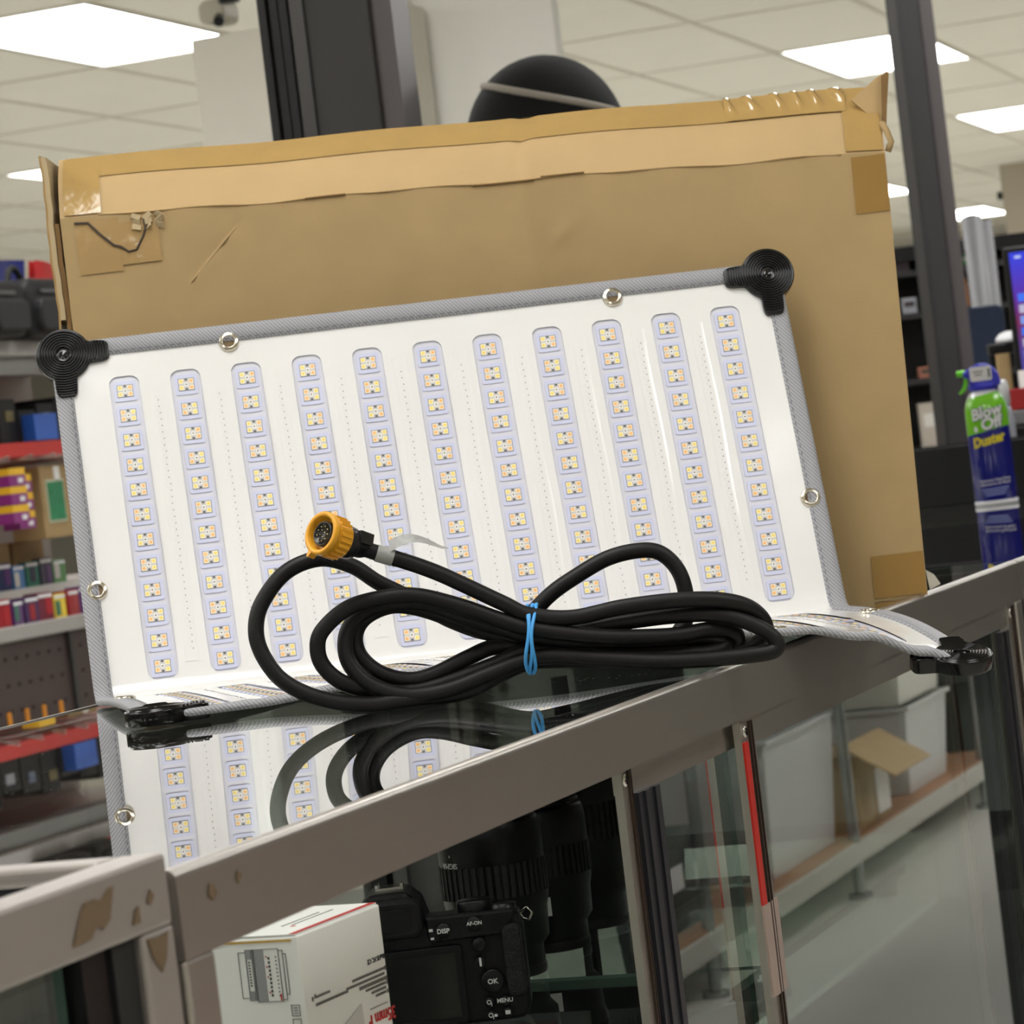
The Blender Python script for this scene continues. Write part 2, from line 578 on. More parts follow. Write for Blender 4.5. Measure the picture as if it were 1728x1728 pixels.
c0 = thing('display_case', 'nearer glass display counter at lower left with brown tape scars', 'display case', (0, 0, 0))
L1, L0, ZT = 1.243, -0.6, 0.98
b = MB()
b.box2((-.022, L0, ZT - .031), (0.0, L1, ZT))
b.build('front_rail', ALU_L, c0, bevel=.002)
MB().box2((CD, L0, ZT - .031), (CD + .022, L1, ZT)).build('back_rail', ALU_L, c0, bevel=.002)
MB().box2((CD + .022, L1 - .022, ZT - .031), (-.022, L1, ZT)).build('end_rail', ALU_L, c0, bevel=.002)
MB().box2((CD + .022, L0, ZT - .031), (-.022, L0 + .022, ZT)).build('end_rail', ALU_L, c0, bevel=.002)
pane('glass_top', (CD + .022, L0 + .022, ZT - .010), (-.022, L1 - .022, ZT - .004), G_TOP, c0)
for y in (L0, L1 - .03):
    for x in (-.025, CD):
        MB().box2((x, y, 0.02), (x + .025, y + .03, ZT - .031)).build('corner_post', ALU_L, c0, bevel=.002)
MB().box2((-.024, L1 - .052, .3), (-.004, L1 - .031, ZT - .0315)).build('door_seal', BLACKM, c0)
MB().box2((-.024, L1 - .076, .3), (-.006, L1 - .054, ZT - .0315)).build('door_seal', BLACK, c0)
MB().box2((CD, L0, 0.02), (0, L1, .30)).build('base_cabinet', mat('dark_laminate', (58, 56, 54)), c0)
pane('front_glass', (-.018, L0 + .03, .31), (-.013, L1 - .08, ZT - .0315), G_CLEAR, c0)
pane('glass_shelf', (-.55, L0 + .05, .80), (-.05, L1 - .05, .807), G_CLEAR, c0)
stain = mat('tape_residue_brown', (128, 98, 66))
b = MB()
for pts in ([(1.150, .9555), (1.158, .966), (1.163, .971), (1.172, .9715), (1.178, .970), (1.186, .974), (1.190, .974), (1.184, .961), (1.178, .958), (1.172, .9605), (1.166, .956)],
            [(1.204, .955), (1.208, .961), (1.211, .962), (1.211, .955)], [(1.219, .962), (1.223, .967), (1.226, .964), (1.223, .961)]):
    b.prism(pts, .0006, (.0006, 0, 0), 0)
b.build('tape_residue', stain, c0)
b = MB()
b.prism([(1.215, .947), (1.226, .946), (1.235, .947), (1.231, .936), (1.226, .931), (1.219, .938)], .0006, (.0006, 0, 0), 0)
b.build('tape_residue', stain, c0)
# black boxes on the near case's shelf
for k, (y, w) in enumerate(((0.98, .16), (0.72, .18))):
    bx = thing('product_box', ('black product box on glass shelf of the nearer counter, beside its corner post', 'black product box further left on the nearer counter shelf')[k], 'box', (-.30, y, .807))
    MB().box((0, 0, .06), (.22, w, .12)).build('carton_body', BLACKM, bx, bevel=.002)
    MB().box((.1105, 0, .07), (.001, w * .7, .04)).build('label', mat('grey_print', (90, 92, 96), .5), bx)

# ------------------------------------------------------------------ LED mat
FL = Vector((-.6053, 2.3513, .973)); FR = Vector((-.0347, 2.6206, .973))
W = (FR - FL).length
EX = (FR - FL).normalized(); BK = Vector((-EX.y, EX.x, 0))
LEAN = radians(18)
UPV = Vector((0, 0, 1)) * cos(LEAN) + BK * sin(LEAN)
NRM = EX.cross(UPV) * 1.0
if NRM.y > 0: NRM = -NRM
HF = 0.3165; HT = 0.633
EL = Vector((-.4190, 2.0860, .9775)); ER = Vector((.116, 2.352, .944))


def zE(s):
    K = [(-.1, .9775), (0, .9775), (.12, .9775), (.3, .985), (.5, .988), (.68, .986), (.8, .980), (.88, .970), (.95, .954), (1, .943), (1.1, .925)]
    for (a, za), (c, zc) in zip(K, K[1:]):
        if s <= c:
            t = (s - a) / (c - a); t = t * t * (3 - 2 * t)
            return za + (zc - za) * t
    return K[-1][1]


def mat_raw(U, V):
    s = (U - .0105) / (W - .021)
    if V <= HF:
        u = U - .020 * (HF - V)
        q = FL + EX * u + UPV * (HF - V)
        return q + NRM * (.0012 * sin(9 * U + 3) * sin(V * 12) + .0008 * sin(31 * U) * sin(20 * V))
    t = (V - HF) / (HF - .0105)
    F = FL + EX * U
    E = EL.lerp(ER, s)
    p = F.lerp(E, t)
    ex = 1.4 if s < .75 else 1.4 + (s - .75) * 5
    z = .9735 + (zE(s) - .9735) * (t ** ex)
    z += .0025 * sin(pi * min(t, 1)) * (1 + sin(23 * U + 2.0)) * (1 if s < .8 else max(0.3, 1 - (s - .8) * 2))
    p.z = z
    return p


def mp(U, V):
    if abs(V - HF) < .02:
        P = Vector()
        for k in range(-3, 4): P += mat_raw(U, V + k * .0035)
        P /= 7
    else:
        P = mat_raw(U, V)
    if P.x < 0.002 and P.z < TOP + .003: P.z = TOP + .003
    return P


def mframe(U, V):
    e = .0015
    du = (mp(U + e, V) - mp(U - e, V)).normalized(); dv = (mp(U, V + e) - mp(U, V - e)).normalized()
    return mp(U, V), du, -dv, du.cross(-dv).normalized()


def mo(U, V, h):
    P, x, y, n = mframe(U, V)
    return P + n * h


def MM(U, V, h=0, rot=0.0):
    P, x, y, n = mframe(U, V)
    y = n.cross(x)
    P = P + n * h
    M = Matrix(((x.x, y.x, n.x, P.x), (x.y, y.y, n.y, P.y), (x.z, y.z, n.z, P.z), (0, 0, 0, 1)))
    return M @ Matrix.Rotation(rot, 4, 'Z')


def pvc_material():
    m = mat('glossy_white_pvc', (232, 231, 229), 0.16, var=0.015, vscale=6, bump=0.5, bscale=14, coat=.2)
    return m


PVC = pvc_material()
LAV = mat('lavender_window_backing', (215, 215, 224), 0.3, var=.01)
LAVT = mat('lavender_led_board', (204, 207, 230), 0.3, var=.01)
WEB = mat('grey_woven_binding', (158, 158, 162), 0.55, var=.2, vscale=700, bump=.5, bscale=900)
_nt = WEB.node_tree
_w = _nt.nodes.new('ShaderNodeTexWave'); _w.inputs['Scale'].default_value = 150; _w.inputs['Distortion'].default_value = .4; _w.bands_direction = 'DIAGONAL'
_tc = _nt.nodes.new('ShaderNodeTexCoord'); _nt.links.new(_tc.outputs['Object'], _w.inputs['Vector'])
_mx = _nt.nodes.new('ShaderNodeMix'); _mx.data_type = 'RGBA'; _mx.inputs[6].default_value = (*lin((136, 136, 140)), 1); _mx.inputs[7].default_value = (*lin((174, 174, 178)), 1)
_nt.links.new(_w.outputs['Fac'], _mx.inputs[0]); _nt.links.new(_mx.outputs[2], _nt.nodes['Principled BSDF'].inputs['Base Color'])
led = thing('led_light_mat', 'white folded flexible LED light mat with black corner caps leaning on the carton', 'light panel', (0, 0, 0))
C0, CP, NC = .0580, .0519, 11
R0, RP, NR = .0485, .02214, 12
WH = .0128
win_v = [(.0350, .3030), (HT - .3030, HT - .0350)]


def vsteps(a, b, st):
    n = max(1, int(math.ceil((b - a) / st)))
    return [a + (b - a) * k / n for k in range(n + 1)]


TH = .0012
us_all = vsteps(0, W, .013)
vs_all = vsteps(0, HT, .0085)
b = MB(); b.smooth = True
b.grid(lambda u, v: mo(u, v, -TH), us_all, vs_all, flip=False)
b.build('back_sheet', mat('black_backing_cloth', (40, 40, 42), .8), led)
# front sheet with rounded window openings
b = MB(); b.smooth = True
ucells = []
x = 0.0
for c in range(NC):
    uc = C0 + c * CP
    ucells.append((x, uc - WH, None)); ucells.append((uc - WH, uc + WH, c)); x = uc + WH
ucells.append((x, W, None))
vc = []
vv = 0
for (a, c) in win_v:
    vc.append((vv, a, False)); vc.append((a, c, True)); vv = c
vc.append((vv, HT, False))
RC = .0076
for (ua, ub, c) in ucells:
    for (va, vb, isw) in vc:
        U = vsteps(ua, ub, .014)
        V = vsteps(va, vb, .008)
        if c is None or not isw:
            b.grid(lambda u, v: mo(u, v, TH), U, V, flip=True)
        else:
            for (cu, cv, su, sv) in ((ua, va, 1, 1), (ub, va, -1, 1), (ub, vb, -1, -1), (ua, vb, 1, -1)):
                arc = [(cu + su * (RC - RC * cos(t)), cv + sv * (RC - RC * sin(t))) for t in [k * pi / 10 for k in range(6)]]
                P = [(cu, cv)] + arc
                Q = [mo(p[0], p[1], TH) for p in P]
                F = [(0, k, k + 1) for k in range(1, 6)]
                nn = (Q[1] - Q[0]).cross(Q[2] - Q[0])
                if nn.dot(mframe(cu, cv)[3]) < 0: F = [f[::-1] for f in F]
                b.add(Q, F)
b.build('front_sheet', PVC, led, weld=True)


def window_loop(ua, ub, va, vb, n=5, r=RC):
    L = []
    for (cu, cv, t0) in ((ub - r, vb - r, 0), (ua + r, vb - r, pi / 2), (ua + r, va + r, pi), (ub - r, va + r, 1.5 * pi)):
        for k in range(n + 1):
            t = t0 + k * pi / 2 / n
            L.append((cu + r * cos(t), cv + r * sin(t)))
    return L


# window strips with walls (one per column and half), boards and chips
chip = MB()
chip.mat = 0; chip.box((0, 0, .0003), (.0136, .0112, .0006))
chip.mat = 1; chip.box((0, 0, .0007), (.0128, .0104, .0004))
for sx_, mi in ((-1, 2), (1, 3)):
    for sy_ in (-1, 1):
        chip.mat = 4; chip.box((sx_ * .0043, sy_ * .0029, .0009), (.0042, .0042, .0003))
        chip.mat = mi; chip.box((sx_ * .0043, sy_ * .0029, .0011), (.0033, .0032, .0004))
        chip.mat = mi + 3; chip.box((sx_ * .0043, sy_ * .0029, .0014), (.0016, .0016, .0002))
chip.mat = 7; chip.box((0, 0, .0011), (.0032, .0036, .0005))
chip.mat = 0; chip.box((0, 0, .0014), (.0012, .0012, .0003))
for sy_ in (-1, 1):
    chip.mat = 0; chip.box((0, sy_ * .0042, .0011), (.0022, .0016, .0006))
CHIPM = [mat('led_dark_lead', (92, 90, 88), .4), mat('led_pale_base', (205, 202, 198), .35), mat('led_yellow_phosphor', (248, 230, 148), .4),
         mat('led_amber_phosphor', (248, 208, 150), .4), mat('led_white_frame', (232, 228, 220), .4), mat('led_yellow_core', (238, 212, 110), .4),
         mat('led_amber_core', (238, 180, 110), .4), mat('led_clear_die', (235, 233, 228), .3)]
chip.v = [(p[0], p[1], p[2] * .38) for p in chip.v]
chip_me = chip.mesh('led_chip', CHIPM)
tl = MB()
tl.rbox((0, 0, .0004), (.0190, .0180, .0008), .0018)
tile_led = tl.mesh('led_board', LAVT)
for half in (0, 1):
    va, vb = win_v[half]
    for c in range(NC):
        uc = C0 + c * CP
        b = MB()
        b.grid(lambda u, v: mo(u, v, -.0002), vsteps(uc - WH - .001, uc + WH + .001, .014), vsteps(va - .001, vb + .001, .009), flip=True)
        L = window_loop(uc - WH, uc + WH, va, vb)
        n = len(L)
        b.mat = 1
        b.add([mo(u, v, -.0002) for u, v in L] + [mo(u, v, TH) for u, v in L], [(k, (k + 1) % n, n + (k + 1) % n, n + k) for k in range(n)])
        b.build('window_strip', [LAV, mat('cut_sheet_edge', (150, 150, 158), .5)], led)
        for r in range(NR):
            v = R0 + r * RP if half == 0 else HT - R0 - (NR - 1 - r) * RP
            M = MM(uc, v, -.0001)
            t = obj('led_board', tile_led, led, M)
            obj('led_chip', chip_me, t, Matrix.Translation((0, 0, .0008)) @ Matrix.Rotation(pi * (r % 2), 4, 'Z'))

# binding: folded webbing around the four sides
BW = .0145
OFF = .0030


def bind(name, path, inward):
    """path(t)->(U,V) along the edge; inward (dU,dV) unit; wraps the edge"""
    n = 70
    b = MB(); b.smooth = True
    V = []
    for k in range(n + 1):
        U_, V_ = path(k / n)
        iu, iv = inward
        for d, hh in ((BW, TH + .0002), (BW - .0004, OFF), (.0015, OFF), (-.0008, .0016), (-.0008, -.0016), (.0015, -OFF), (BW, -OFF)):
            V.append(mo(U_ + iu * d, V_ + iv * d, hh))
    F = []
    for k in range(n):
        for i in range(6):
            q = (k * 7 + i, k * 7 + i + 1, (k + 1) * 7 + i + 1, (k + 1) * 7 + i)
            F.append(q)
    b.add(V, F)
    o = b.build(name, WEB, led)
    st = MB()
    m = 95
    for k in range(m):
        t0, t1 = (k + .18) / m, (k + .72) / m
        A, B2 = path(t0), path(t1)
        for (P, Q) in ((A, B2),):
            d = BW - .0022
            q = [(P[0] + inward[0] * (d - .0003), P[1] + inward[1] * (d - .0003)), (Q[0] + inward[0] * (d - .0003), Q[1] + inward[1] * (d - .0003)),
                 (Q[0] + inward[0] * (d + .0003), Q[1] + inward[1] * (d + .0003)), (P[0] + inward[0] * (d + .0003), P[1] + inward[1] * (d + .0003))]
            st.add([mo(a[0], a[1], OFF + .0003) for a in q], [(0, 1, 2, 3)])
    so = st.build('stitching', mat('dark_grey_thread', (92, 92, 96), .7), o)
    so['kind'] = 'stuff'
    return o


bind('edge_binding', lambda t: (W * t, 0.0), (0, 1))
bind('edge_binding', lambda t: (0.0, HT * (1 - t)), (1, 0))
bind('edge_binding', lambda t: (W, HT * t), (-1, 0))
bind('edge_binding', lambda t: (W * (1 - t), HT), (0, -1))
# stitched seams between the columns
st = MB()
for c in range(NC - 1):
    uc = C0 + (c + .5) * CP
    for half in (0, 1):
        va, vb = win_v[half]
        v = va + .022
        k = 0
        while v < vb - .02:
            du = random.uniform(-.0005, .0005)
            M = MM(uc + du + .0010 * (1 if k % 2 else -1), v, TH + .0002)
            st.mat = k % 2
            l = .0016 if st.mat == 0 else .0009
            st.box((0, 0, 0), (.0009, l, .0006), M)
            v += .0029; k += 1
so = st.build('seam_stitching', [mat('white_thread', (222, 220, 216), .4), mat('needle_hole', (150, 148, 146), .7)], led)
so['kind'] = 'stuff'
# welded seam ridge under the stitches
for c in range(NC - 1):
    uc = C0 + (c + .5) * CP
    for half in (0, 1):
        va, vb = win_v[half]
        b = MB(); b.smooth = True
        prof = [(-.006, TH + .00005), (-.003, TH + .0004), (0, TH + .0001), (.003, TH + .0004), (.006, TH + .00005)]
        vsq = vsteps(va + .012, vb - .012, .012)
        b.add([mo(uc + p[0] + .0008 * sin(40 * v + c), v, p[1]) for v in vsq for p in prof],
              [(j * 5 + i + 1, j * 5 + i, (j + 1) * 5 + i, (j + 1) * 5 + i + 1) for j in range(len(vsq) - 1) for i in range(4)])
        b.build('seam_ridge', PVC, led)


# corner caps: concentric grooves round a socket, two arms
def cap_mesh():
    NA = 144
    Rr0, Rd, La, Wa = .0062, .0232, .0385, .0092
    pitch = .00225
    def rmax(t):
        R = Rd
        for ax in (0.0, -pi / 2):
            ph = (t - ax + pi) % (2 * pi) - pi
            if abs(ph) < pi / 2 * .98:
                m_ = La / max(cos(ph), 1e-4)
                if abs(sin(ph)) > 1e-4: m_ = min(m_, Wa / abs(sin(ph)))
                # rounded end of the arm
                R = max(R, min(m_, La * 1.015))
        return R
    nr = int((La * 1.05 - Rr0) / (pitch / 4)) + 1
    b = MB(); b.smooth = True
    V = []; F = []
    T, B = .0060, -.0055
    raw = [rmax(2 * pi * k / NA) for k in range(NA)]
    sm_ = raw
    for _ in range(3):
        sm_ = [(sm_[k - 1] + 2 * sm_[k] + sm_[(k + 1) % NA]) / 4 for k in range(NA)]
    rings = []
    rings.append([(Rr0 * .97, -.004)] * NA)
    for i in range(nr):
        r = Rr0 + i * pitch / 4
        ring = []
        for k in range(NA):
            R = sm_[k] - .0014
            rr = min(r, R)
            z = T + .0011 * sin(2 * pi * (rr - Rr0) / pitch)
            ring.append((rr, z))
        rings.append(ring)
    rings.append([(sm_[k] - .0004, T - .0006) for k in range(NA)])
    rings.append([(sm_[k], T - .0018) for k in range(NA)])
    rings.append([(sm_[k], B + .001) for k in range(NA)])
    rings.append([(sm_[k] - .001, B) for k in range(NA)])
    rings.append([(.001, B) for k in range(NA)])
    for ring in rings:
        for k, (r, z) in enumerate(ring):
            t = 2 * pi * k / NA
            V.append((r * cos(t), r * sin(t), z))
    for i in range(len(rings) - 1):
        for k in range(NA):
            k2 = (k + 1) % NA
            F.append((i * NA + k, i * NA + k2, (i + 1) * NA + k2, (i + 1) * NA + k)[::-1])
    b.add(V, F)
    return b.mesh('corner_cap', mat('glossy_black_plastic', (8, 8, 9), .16, spec=.45))


cap_me = cap_mesh()
sock = MB(); sock.smooth = True
sock.lathe([(.0001, .0046), (.0028, .0044), (.0040, .0038), (.0055, .0039), (.0064, .0046)], 20, cap=False)
sock_me = sock.mesh('socket', mat('dark_socket', (16, 16, 15), .12))
for (U, V, rot) in ((.0105, .0105, 0), (W - .0105, .0105, -pi / 2), (W - .0105, HT - .0105, pi), (.0105, HT - .0105, pi / 2)):
    c = obj('corner_cap', cap_me, led, MM(U, V, .0, rot))
    obj('socket', sock_me, c)
gr = MB(); gr.smooth = True
gr.lathe([(.0048, -.004), (.0048, .0030), (.0052, .0041), (.0060, .0044), (.0066, .0038), (.0076, .0040), (.0084, .0032), (.0088, .0018), (.0088, .0010)], 28, cap=False)
gr_me = gr.mesh('grommet', mat('nickel_plate', (215, 208, 192), .18, 1.0))
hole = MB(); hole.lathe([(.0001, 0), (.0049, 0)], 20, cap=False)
hole_me = hole.mesh('grommet_hole', mat('grommet_dark_brass', (112, 92, 62), .7))  # dark brass disc inside the ring
for (U, V) in ((.1508, .0150), (.483, .0150), (.0128, .221), (W - .012, .216), (.0128, HT - .218), (W - .012, HT - .216), (.1508, HT - .015), (.483, HT - .015)):
    g = obj('grommet', gr_me, led, MM(U, V, 0))
    obj('grommet_hole', hole_me, g, Matrix.Translation((0, 0, .0019)))

# ------------------------------------------------------------------ cable with its connector
CP0 = Vector((-.2393, 2.0288, TOP)); CA = radians(23)
CEX = Vector((cos(CA), sin(CA), 0)); CBK = Vector((-sin(CA), cos(CA), 0))
CR = .0056
# (along, height, forward) in centimetres on the coil's own standing plane
CABLE = [
    (1.62, 11.46, 2.2), (2.93, 10.81, 2.0), (4.88, 9.96, 1.8), (6.62, 9.09, 1.7), (8.34, 8.06, 1.6), (11.02, 6.38, 1.4), (12.67, 5.39, 1.2), (15.61, 4.82, 1.2),
    (19.2, 5.12, 1.2), (22.84, 5.13, 1.2), (25.8, 4.81, 1.0), (27.92, 4.03, 0.5), (29.01, 2.72, -0.2), (28.64, 1.58, -0.8), (26.78, 1.11, -1.4), (23.07, 1.39, -1.6),
    (17.89, 2.1, -1.6), (14.33, 2.72, -1.4), (12.53, 3.11, -1.2), (10.1, 3.34, -1.0), (8.2, 2.84, -0.8), (5.74, 1.99, -0.8), (3.9, 1.84, -0.8), (1.97, 2.61, -0.8),
    (0.81, 3.95, -0.8), (0.7, 5.4, -0.8), (1.62, 6.53, -0.8), (3.55, 7.03, -0.9), (5.76, 6.42, -1.2), (8.49, 5.01, -1.3), (10.85, 3.98, -1.2), (12.59, 3.79, -0.8),
    (15.59, 3.86, -0.2), (19.16, 4.01, 0), (22.76, 4.03, 0.2), (25.72, 3.77, 0.5), (27.97, 2.85, 0.8), (29.39, 1.69, 0.9), (29.14, 0.82, 0.9), (25.87, 0.76, 0.8),
    (23.49, 0.89, 0.8), (21.11, 1.1, 0.8), (17.64, 1.68, 0.7), (14.14, 2.3, 0.5), (12.17, 2.25, 0.3), (9.83, 1.72, 0.3), (6.76, 0.95, 0.4), (4.36, 0.8, 0.4),
    (2.6, 1.22, 0.4), (1.07, 2.1, 0.3), (0.14, 3.27, 0.2), (-0.12, 4.48, 0.1), (0.2, 5.75, 0), (1.23, 6.77, -0.1), (3.01, 7.17, -0.2), (5.39, 7.0, -0.2),
    (8.12, 5.76, -0.1), (10.47, 4.74, 0), (12.55, 3.92, 0.2), (16.06, 2.89, -0.3), (19.35, 2.47, -0.6), (22.63, 2.23, -0.8), (24.76, 2.22, -0.8), (26.13, 1.64, -0.7),
    (25.0, 1.22, -0.4), (20.87, 1.56, -0.3), (16.77, 2.07, -0.2), (12.44, 2.84, -0.3), (9.92, 2.15, -0.5), (6.77, 1.38, -0.6), (4.25, 1.03, -0.6), (1.4, 1.4, -0.4),
    (-0.55, 2.27, 0.6), (-1.71, 3.49, 0.9), (-2.01, 4.77, 1.1), (-1.53, 6.02, 1.3), (0.39, 7.35, 1.5), (2.81, 7.75, 1.5), (5.17, 7.62, 1.5), (8.0, 6.58, 1.4),
    (10.48, 5.37, 1.3), (12.56, 4.46, 1.2), (16.04, 3.58, 1.1), (18.96, 3.05, 0.9), (22.55, 2.72, 0.6), (25.16, 2.78, 0.0), (26.87, 2.37, -0.8), (26.41, 1.4, -1.5),
    (20.95, 1.15, -1.6), (14.76, 1.83, -1.5), (11.83, 1.89, -1.0), (7.89, 0.52, -0.3), (4.13, 0.21, 0.3), (0.88, 0.55, 0.6), (-2.29, 1.44, 0.8), (-4.57, 2.87, 0.9),
    (-5.74, 4.72, 0.9), (-6.06, 6.51, 0.8), (-5.44, 8.35, 0.6), (-3.58, 10.25, 0.3), (-1.16, 10.89, 0), (1.02, 10.12, -0.4), (2.72, 8.75, -0.6), (5.02, 7.27, -0.8),
    (7.33, 5.54, -1.8), (10.12, 4.26, -2.4), (12.27, 4.75, -2.4), (14.56, 6.43, -2.2), (16.18, 7.32, -2.2), (18.76, 8.43, -2.2), (21.07, 8.73, -2.2), (22.58, 8.38, -2.2),
    (23.63, 7.12, -2.2), (24.0, 5.41, -2.2), (23.76, 3.56, -2.2), (22.36, 2.08, -2.0), (20.64, 1.66, -2.0),
]
pts = [CP0 + CEX * (a / 100) + Vector((0, 0, 1)) * max(h_ / 100, CR + .0004) - CBK * (d / 100) + CBK * (h_ / 100 * .10) for a, h_, d in CABLE]
path = spline(pts, 9)
cable = thing('power_cable', 'thick black round cable coiled on the glass with amber threaded connector', 'cable', CP0)
LM = Matrix.Translation(-CP0)
b = MB(); b.smooth = True
b.tube([p - CP0 for p in path], CR, 14)
b.build('cord', RUBBER, cable)
# connector at the start of the path
A = path[0]; ax = (path[0] - path[5]).normalized()
face_dir = (ax * .80 + (Vector((.627, 0, 1.13)) - A).normalized() * .62).normalized()
q = face_dir.to_track_quat('Z', 'Y').to_matrix().to_4x4()
CM0 = Matrix.Translation(A - CP0) @ q
boot = MB(); boot.smooth = True
boot.lathe([(.0056, -.008), (.0076, -.002), (.0080, .004), (.0084, .0065), (.0112, .008), (.0116, .012), (.0116, .022), (.0108, .0235)], 28)
boot.smooth = False
boot.box((.009, .004, .004), (.006, .008, .012))
boot.build('connector_body', mat('connector_black', (20, 20, 21), .3), cable, CM0)
yel = MB(); yel.smooth = True
yel.lathe([(.0100, .017), (.0132, .018), (.0138, .020), (.0136, .030), (.0140, .0315), (.0152, .033), (.0152, .0365), (.0146, .0372), (.0124, .0372), (.0118, .0362), (.0118, .030), (.0090, .0298)], 36, cap=False)
yel.smooth = False
for k in range(22):
    t = 2 * pi * k / 22
    yel.box((.0139 * cos(t), .0139 * sin(t), .0245), (.0009, .0022, .0100), None if False else Matrix.Rotation(0, 4, 'Z'))
yel.prism([(-.0018, 0), (.0018, 0), (.0008, .0042), (-.0008, .0042)], .006, (0, 0, 0), 2, Matrix.Rotation(radians(150), 4, 'Z') @ Matrix.Translation((0, .0145, .0345)))
yel.build('connector_collar', mat('amber_plastic', (226, 160, 32), .35, var=.06), cable, CM0)
ins = MB(); ins.smooth = True
ins.lathe([(.0088, .022), (.0088, .0345), (.0082, .0352), (.0074, .0350), (.0072, .0335), (.0001, .0334)], 28, cap=False)
io = ins.build('pin_insert', mat('insert_black', (14, 14, 14), .3), cable, CM0)
pn = MB()
for ring_r, num in ((.0052, 9), (.0024, 4)):
    for k in range(num):
        t = 2 * pi * k / num + ring_r * 100
        pn.lathe([(.00045, .0334), (.00045, .0349), (.0002, .0352)], 8, Matrix.Translation((ring_r * cos(t), ring_r * sin(t), 0)))
po = pn.build('contact_pins', mat('gold_pin', (240, 225, 170), .2, 1.0), io)
po['kind'] = 'stuff'
# grey label flag behind the connector
i0 = 11
P = path[i0] - CP0; T = (path[i0 - 2] - path[i0 + 2]).normalized()
M = Matrix.Translation(P) @ T.to_track_quat('Z', 'Y').to_matrix().to_4x4()
fl = MB(); fl.smooth = True
fl.lathe([(CR + .0004, -.006), (CR + .0004, .006)], 20, M, cap=False)
rx = CEX; uz = Vector((0, 0, 1))
fb = P + uz * (CR + .0002)
fl.smooth = False
fg = []
for k in range(9):
    t = k / 8
    c = fb + rx * (.004 + .040 * t) + uz * (.0075 * sin(pi * min(1, t * 1.1)) * (1 - .4 * t) - .006 * t) - CBK * .002
    wv = (.0062 * (1 - t) ** .8 + .0006)
    fg += [c + uz * wv * .6 + CBK * .003, c - uz * wv * .6 - CBK * .003]
fl.add(fg, [(2 * k, 2 * k + 1, 2 * k + 3, 2 * k + 2) for k in range(8)])
fo = fl.build('label_flag', mat('grey_label', (150, 150, 146), .45, var=.3, vscale=220), cable)

# blue rubber band round the waist of the coil
BAND_A, BZ0, BZ1 = 0.1275, 0.0132, 0.0599
rb = thing('rubber_band', 'bright blue rubber band holding the black cable coil together', 'rubber band', CP0)
b = MB(); b.smooth = True
loop = []
for k in range(40):
    t = 2 * pi * k / 40
    hz = (BZ0 + BZ1) / 2 + (BZ1 - BZ0) / 2 * cos(t)
    dp = .019 * sin(t) * (1 if sin(t) < 0 else 1) + CBK.dot(Vector((0, 0, 0)))
    loop.append(CEX * (BAND_A + .0025 * sin(t) + .003 * cos(t)) + Vector((0, 0, hz)) + CBK * (dp + hz * .10 - .004))
for off in (-.0022, 0.0, .0020):
    b.tube([p + CEX * (off + .0012 * sin(i * .5 + off * 900)) for i, p in enumerate(loop)], .0013, 7, closed=True)
b.build('band_strand', mat('blue_rubber', (70, 160, 225), .45), rb)

# ------------------------------------------------------------------ brown carton
BA = radians(20.5)
box = thing('cardboard_carton', 'large brown cardboard carton with taped edges standing behind the LED mat', 'carton', (0.003, 2.765, TOP), BA)
BL, BH0, BT = -.718, .392, .14
LEANB = radians(1.5)


def crease(x):       # height of the long bent edge
    t = -x / .715
    z = .3915 + .029 * t + .0012 * sin(t * 5.2) + .0008 * sin(t * 23)
    return z


def bxe(x, z):
    """edges lean slightly: returns x shifted"""
    return x + .0095 * min(z, .46) / .39 * (1 + x / .715) if x > -.715 else x


def dent(x, z):
    """relief of the front panel: creases and a long scratch-like dent"""
    d = 0
    # diagonal dent near the left
    ax_, az, bx_, bz = -.618, .343, -.566, .395
    L2 = (bx_ - ax_) ** 2 + (bz - az) ** 2
    t = ((x - ax_) * (bx_ - ax_) + (z - az) * (bz - az)) / L2
    t2 = min(1, max(0, t))
    dd = sqrt((x - ax_ - t2 * (bx_ - ax_)) ** 2 + (z - az - t2 * (bz - az)) ** 2)
    s = (x - ax_) * (bz - az) - (z - az) * (bx_ - ax_)
    d += .0016 * math.exp(-(dd / .0030) ** 2) * (1 if s > 0 else -1)
    # vertical soft fold in the middle
    d += .0028 * math.exp(-((x + .317 + (z - .4) * .05) / .010) ** 2) * max(0, (z - .20) / .2)
    d += .0016 * math.exp(-((x + .49) / .014) ** 2) * max(0, (z - .25) / .2)
    d += .003 * sin(x * 5) * sin(z * 7)
    dx, dz = x + .285, z - .355
    d += .0022 * math.exp(-((dx * .7 - dz * .7) / .004) ** 2 - ((dx * .7 + dz * .7) / .014) ** 2)
    return d


def bfront(x, z):
    return Vector((bxe(x, z), -dent(x, z) + z * math.tan(LEANB), z))


def bcham(x, q):     # q 0..1 from crease to the top edge
    zc = crease(x)
    t = -x / .715
    hh = .062 - .006 * t
    bulge = .006 * sin(pi * q)
    fold = .0022 * math.exp(-((x + .322 - .012 * q) / .006) ** 2)
    p = bfront(x, zc)
    return Vector((p.x + .006 * q * (1 + x / .715), p.y + q * .046 - bulge * .7 + fold, zc + q * hh + bulge * .7 - fold))


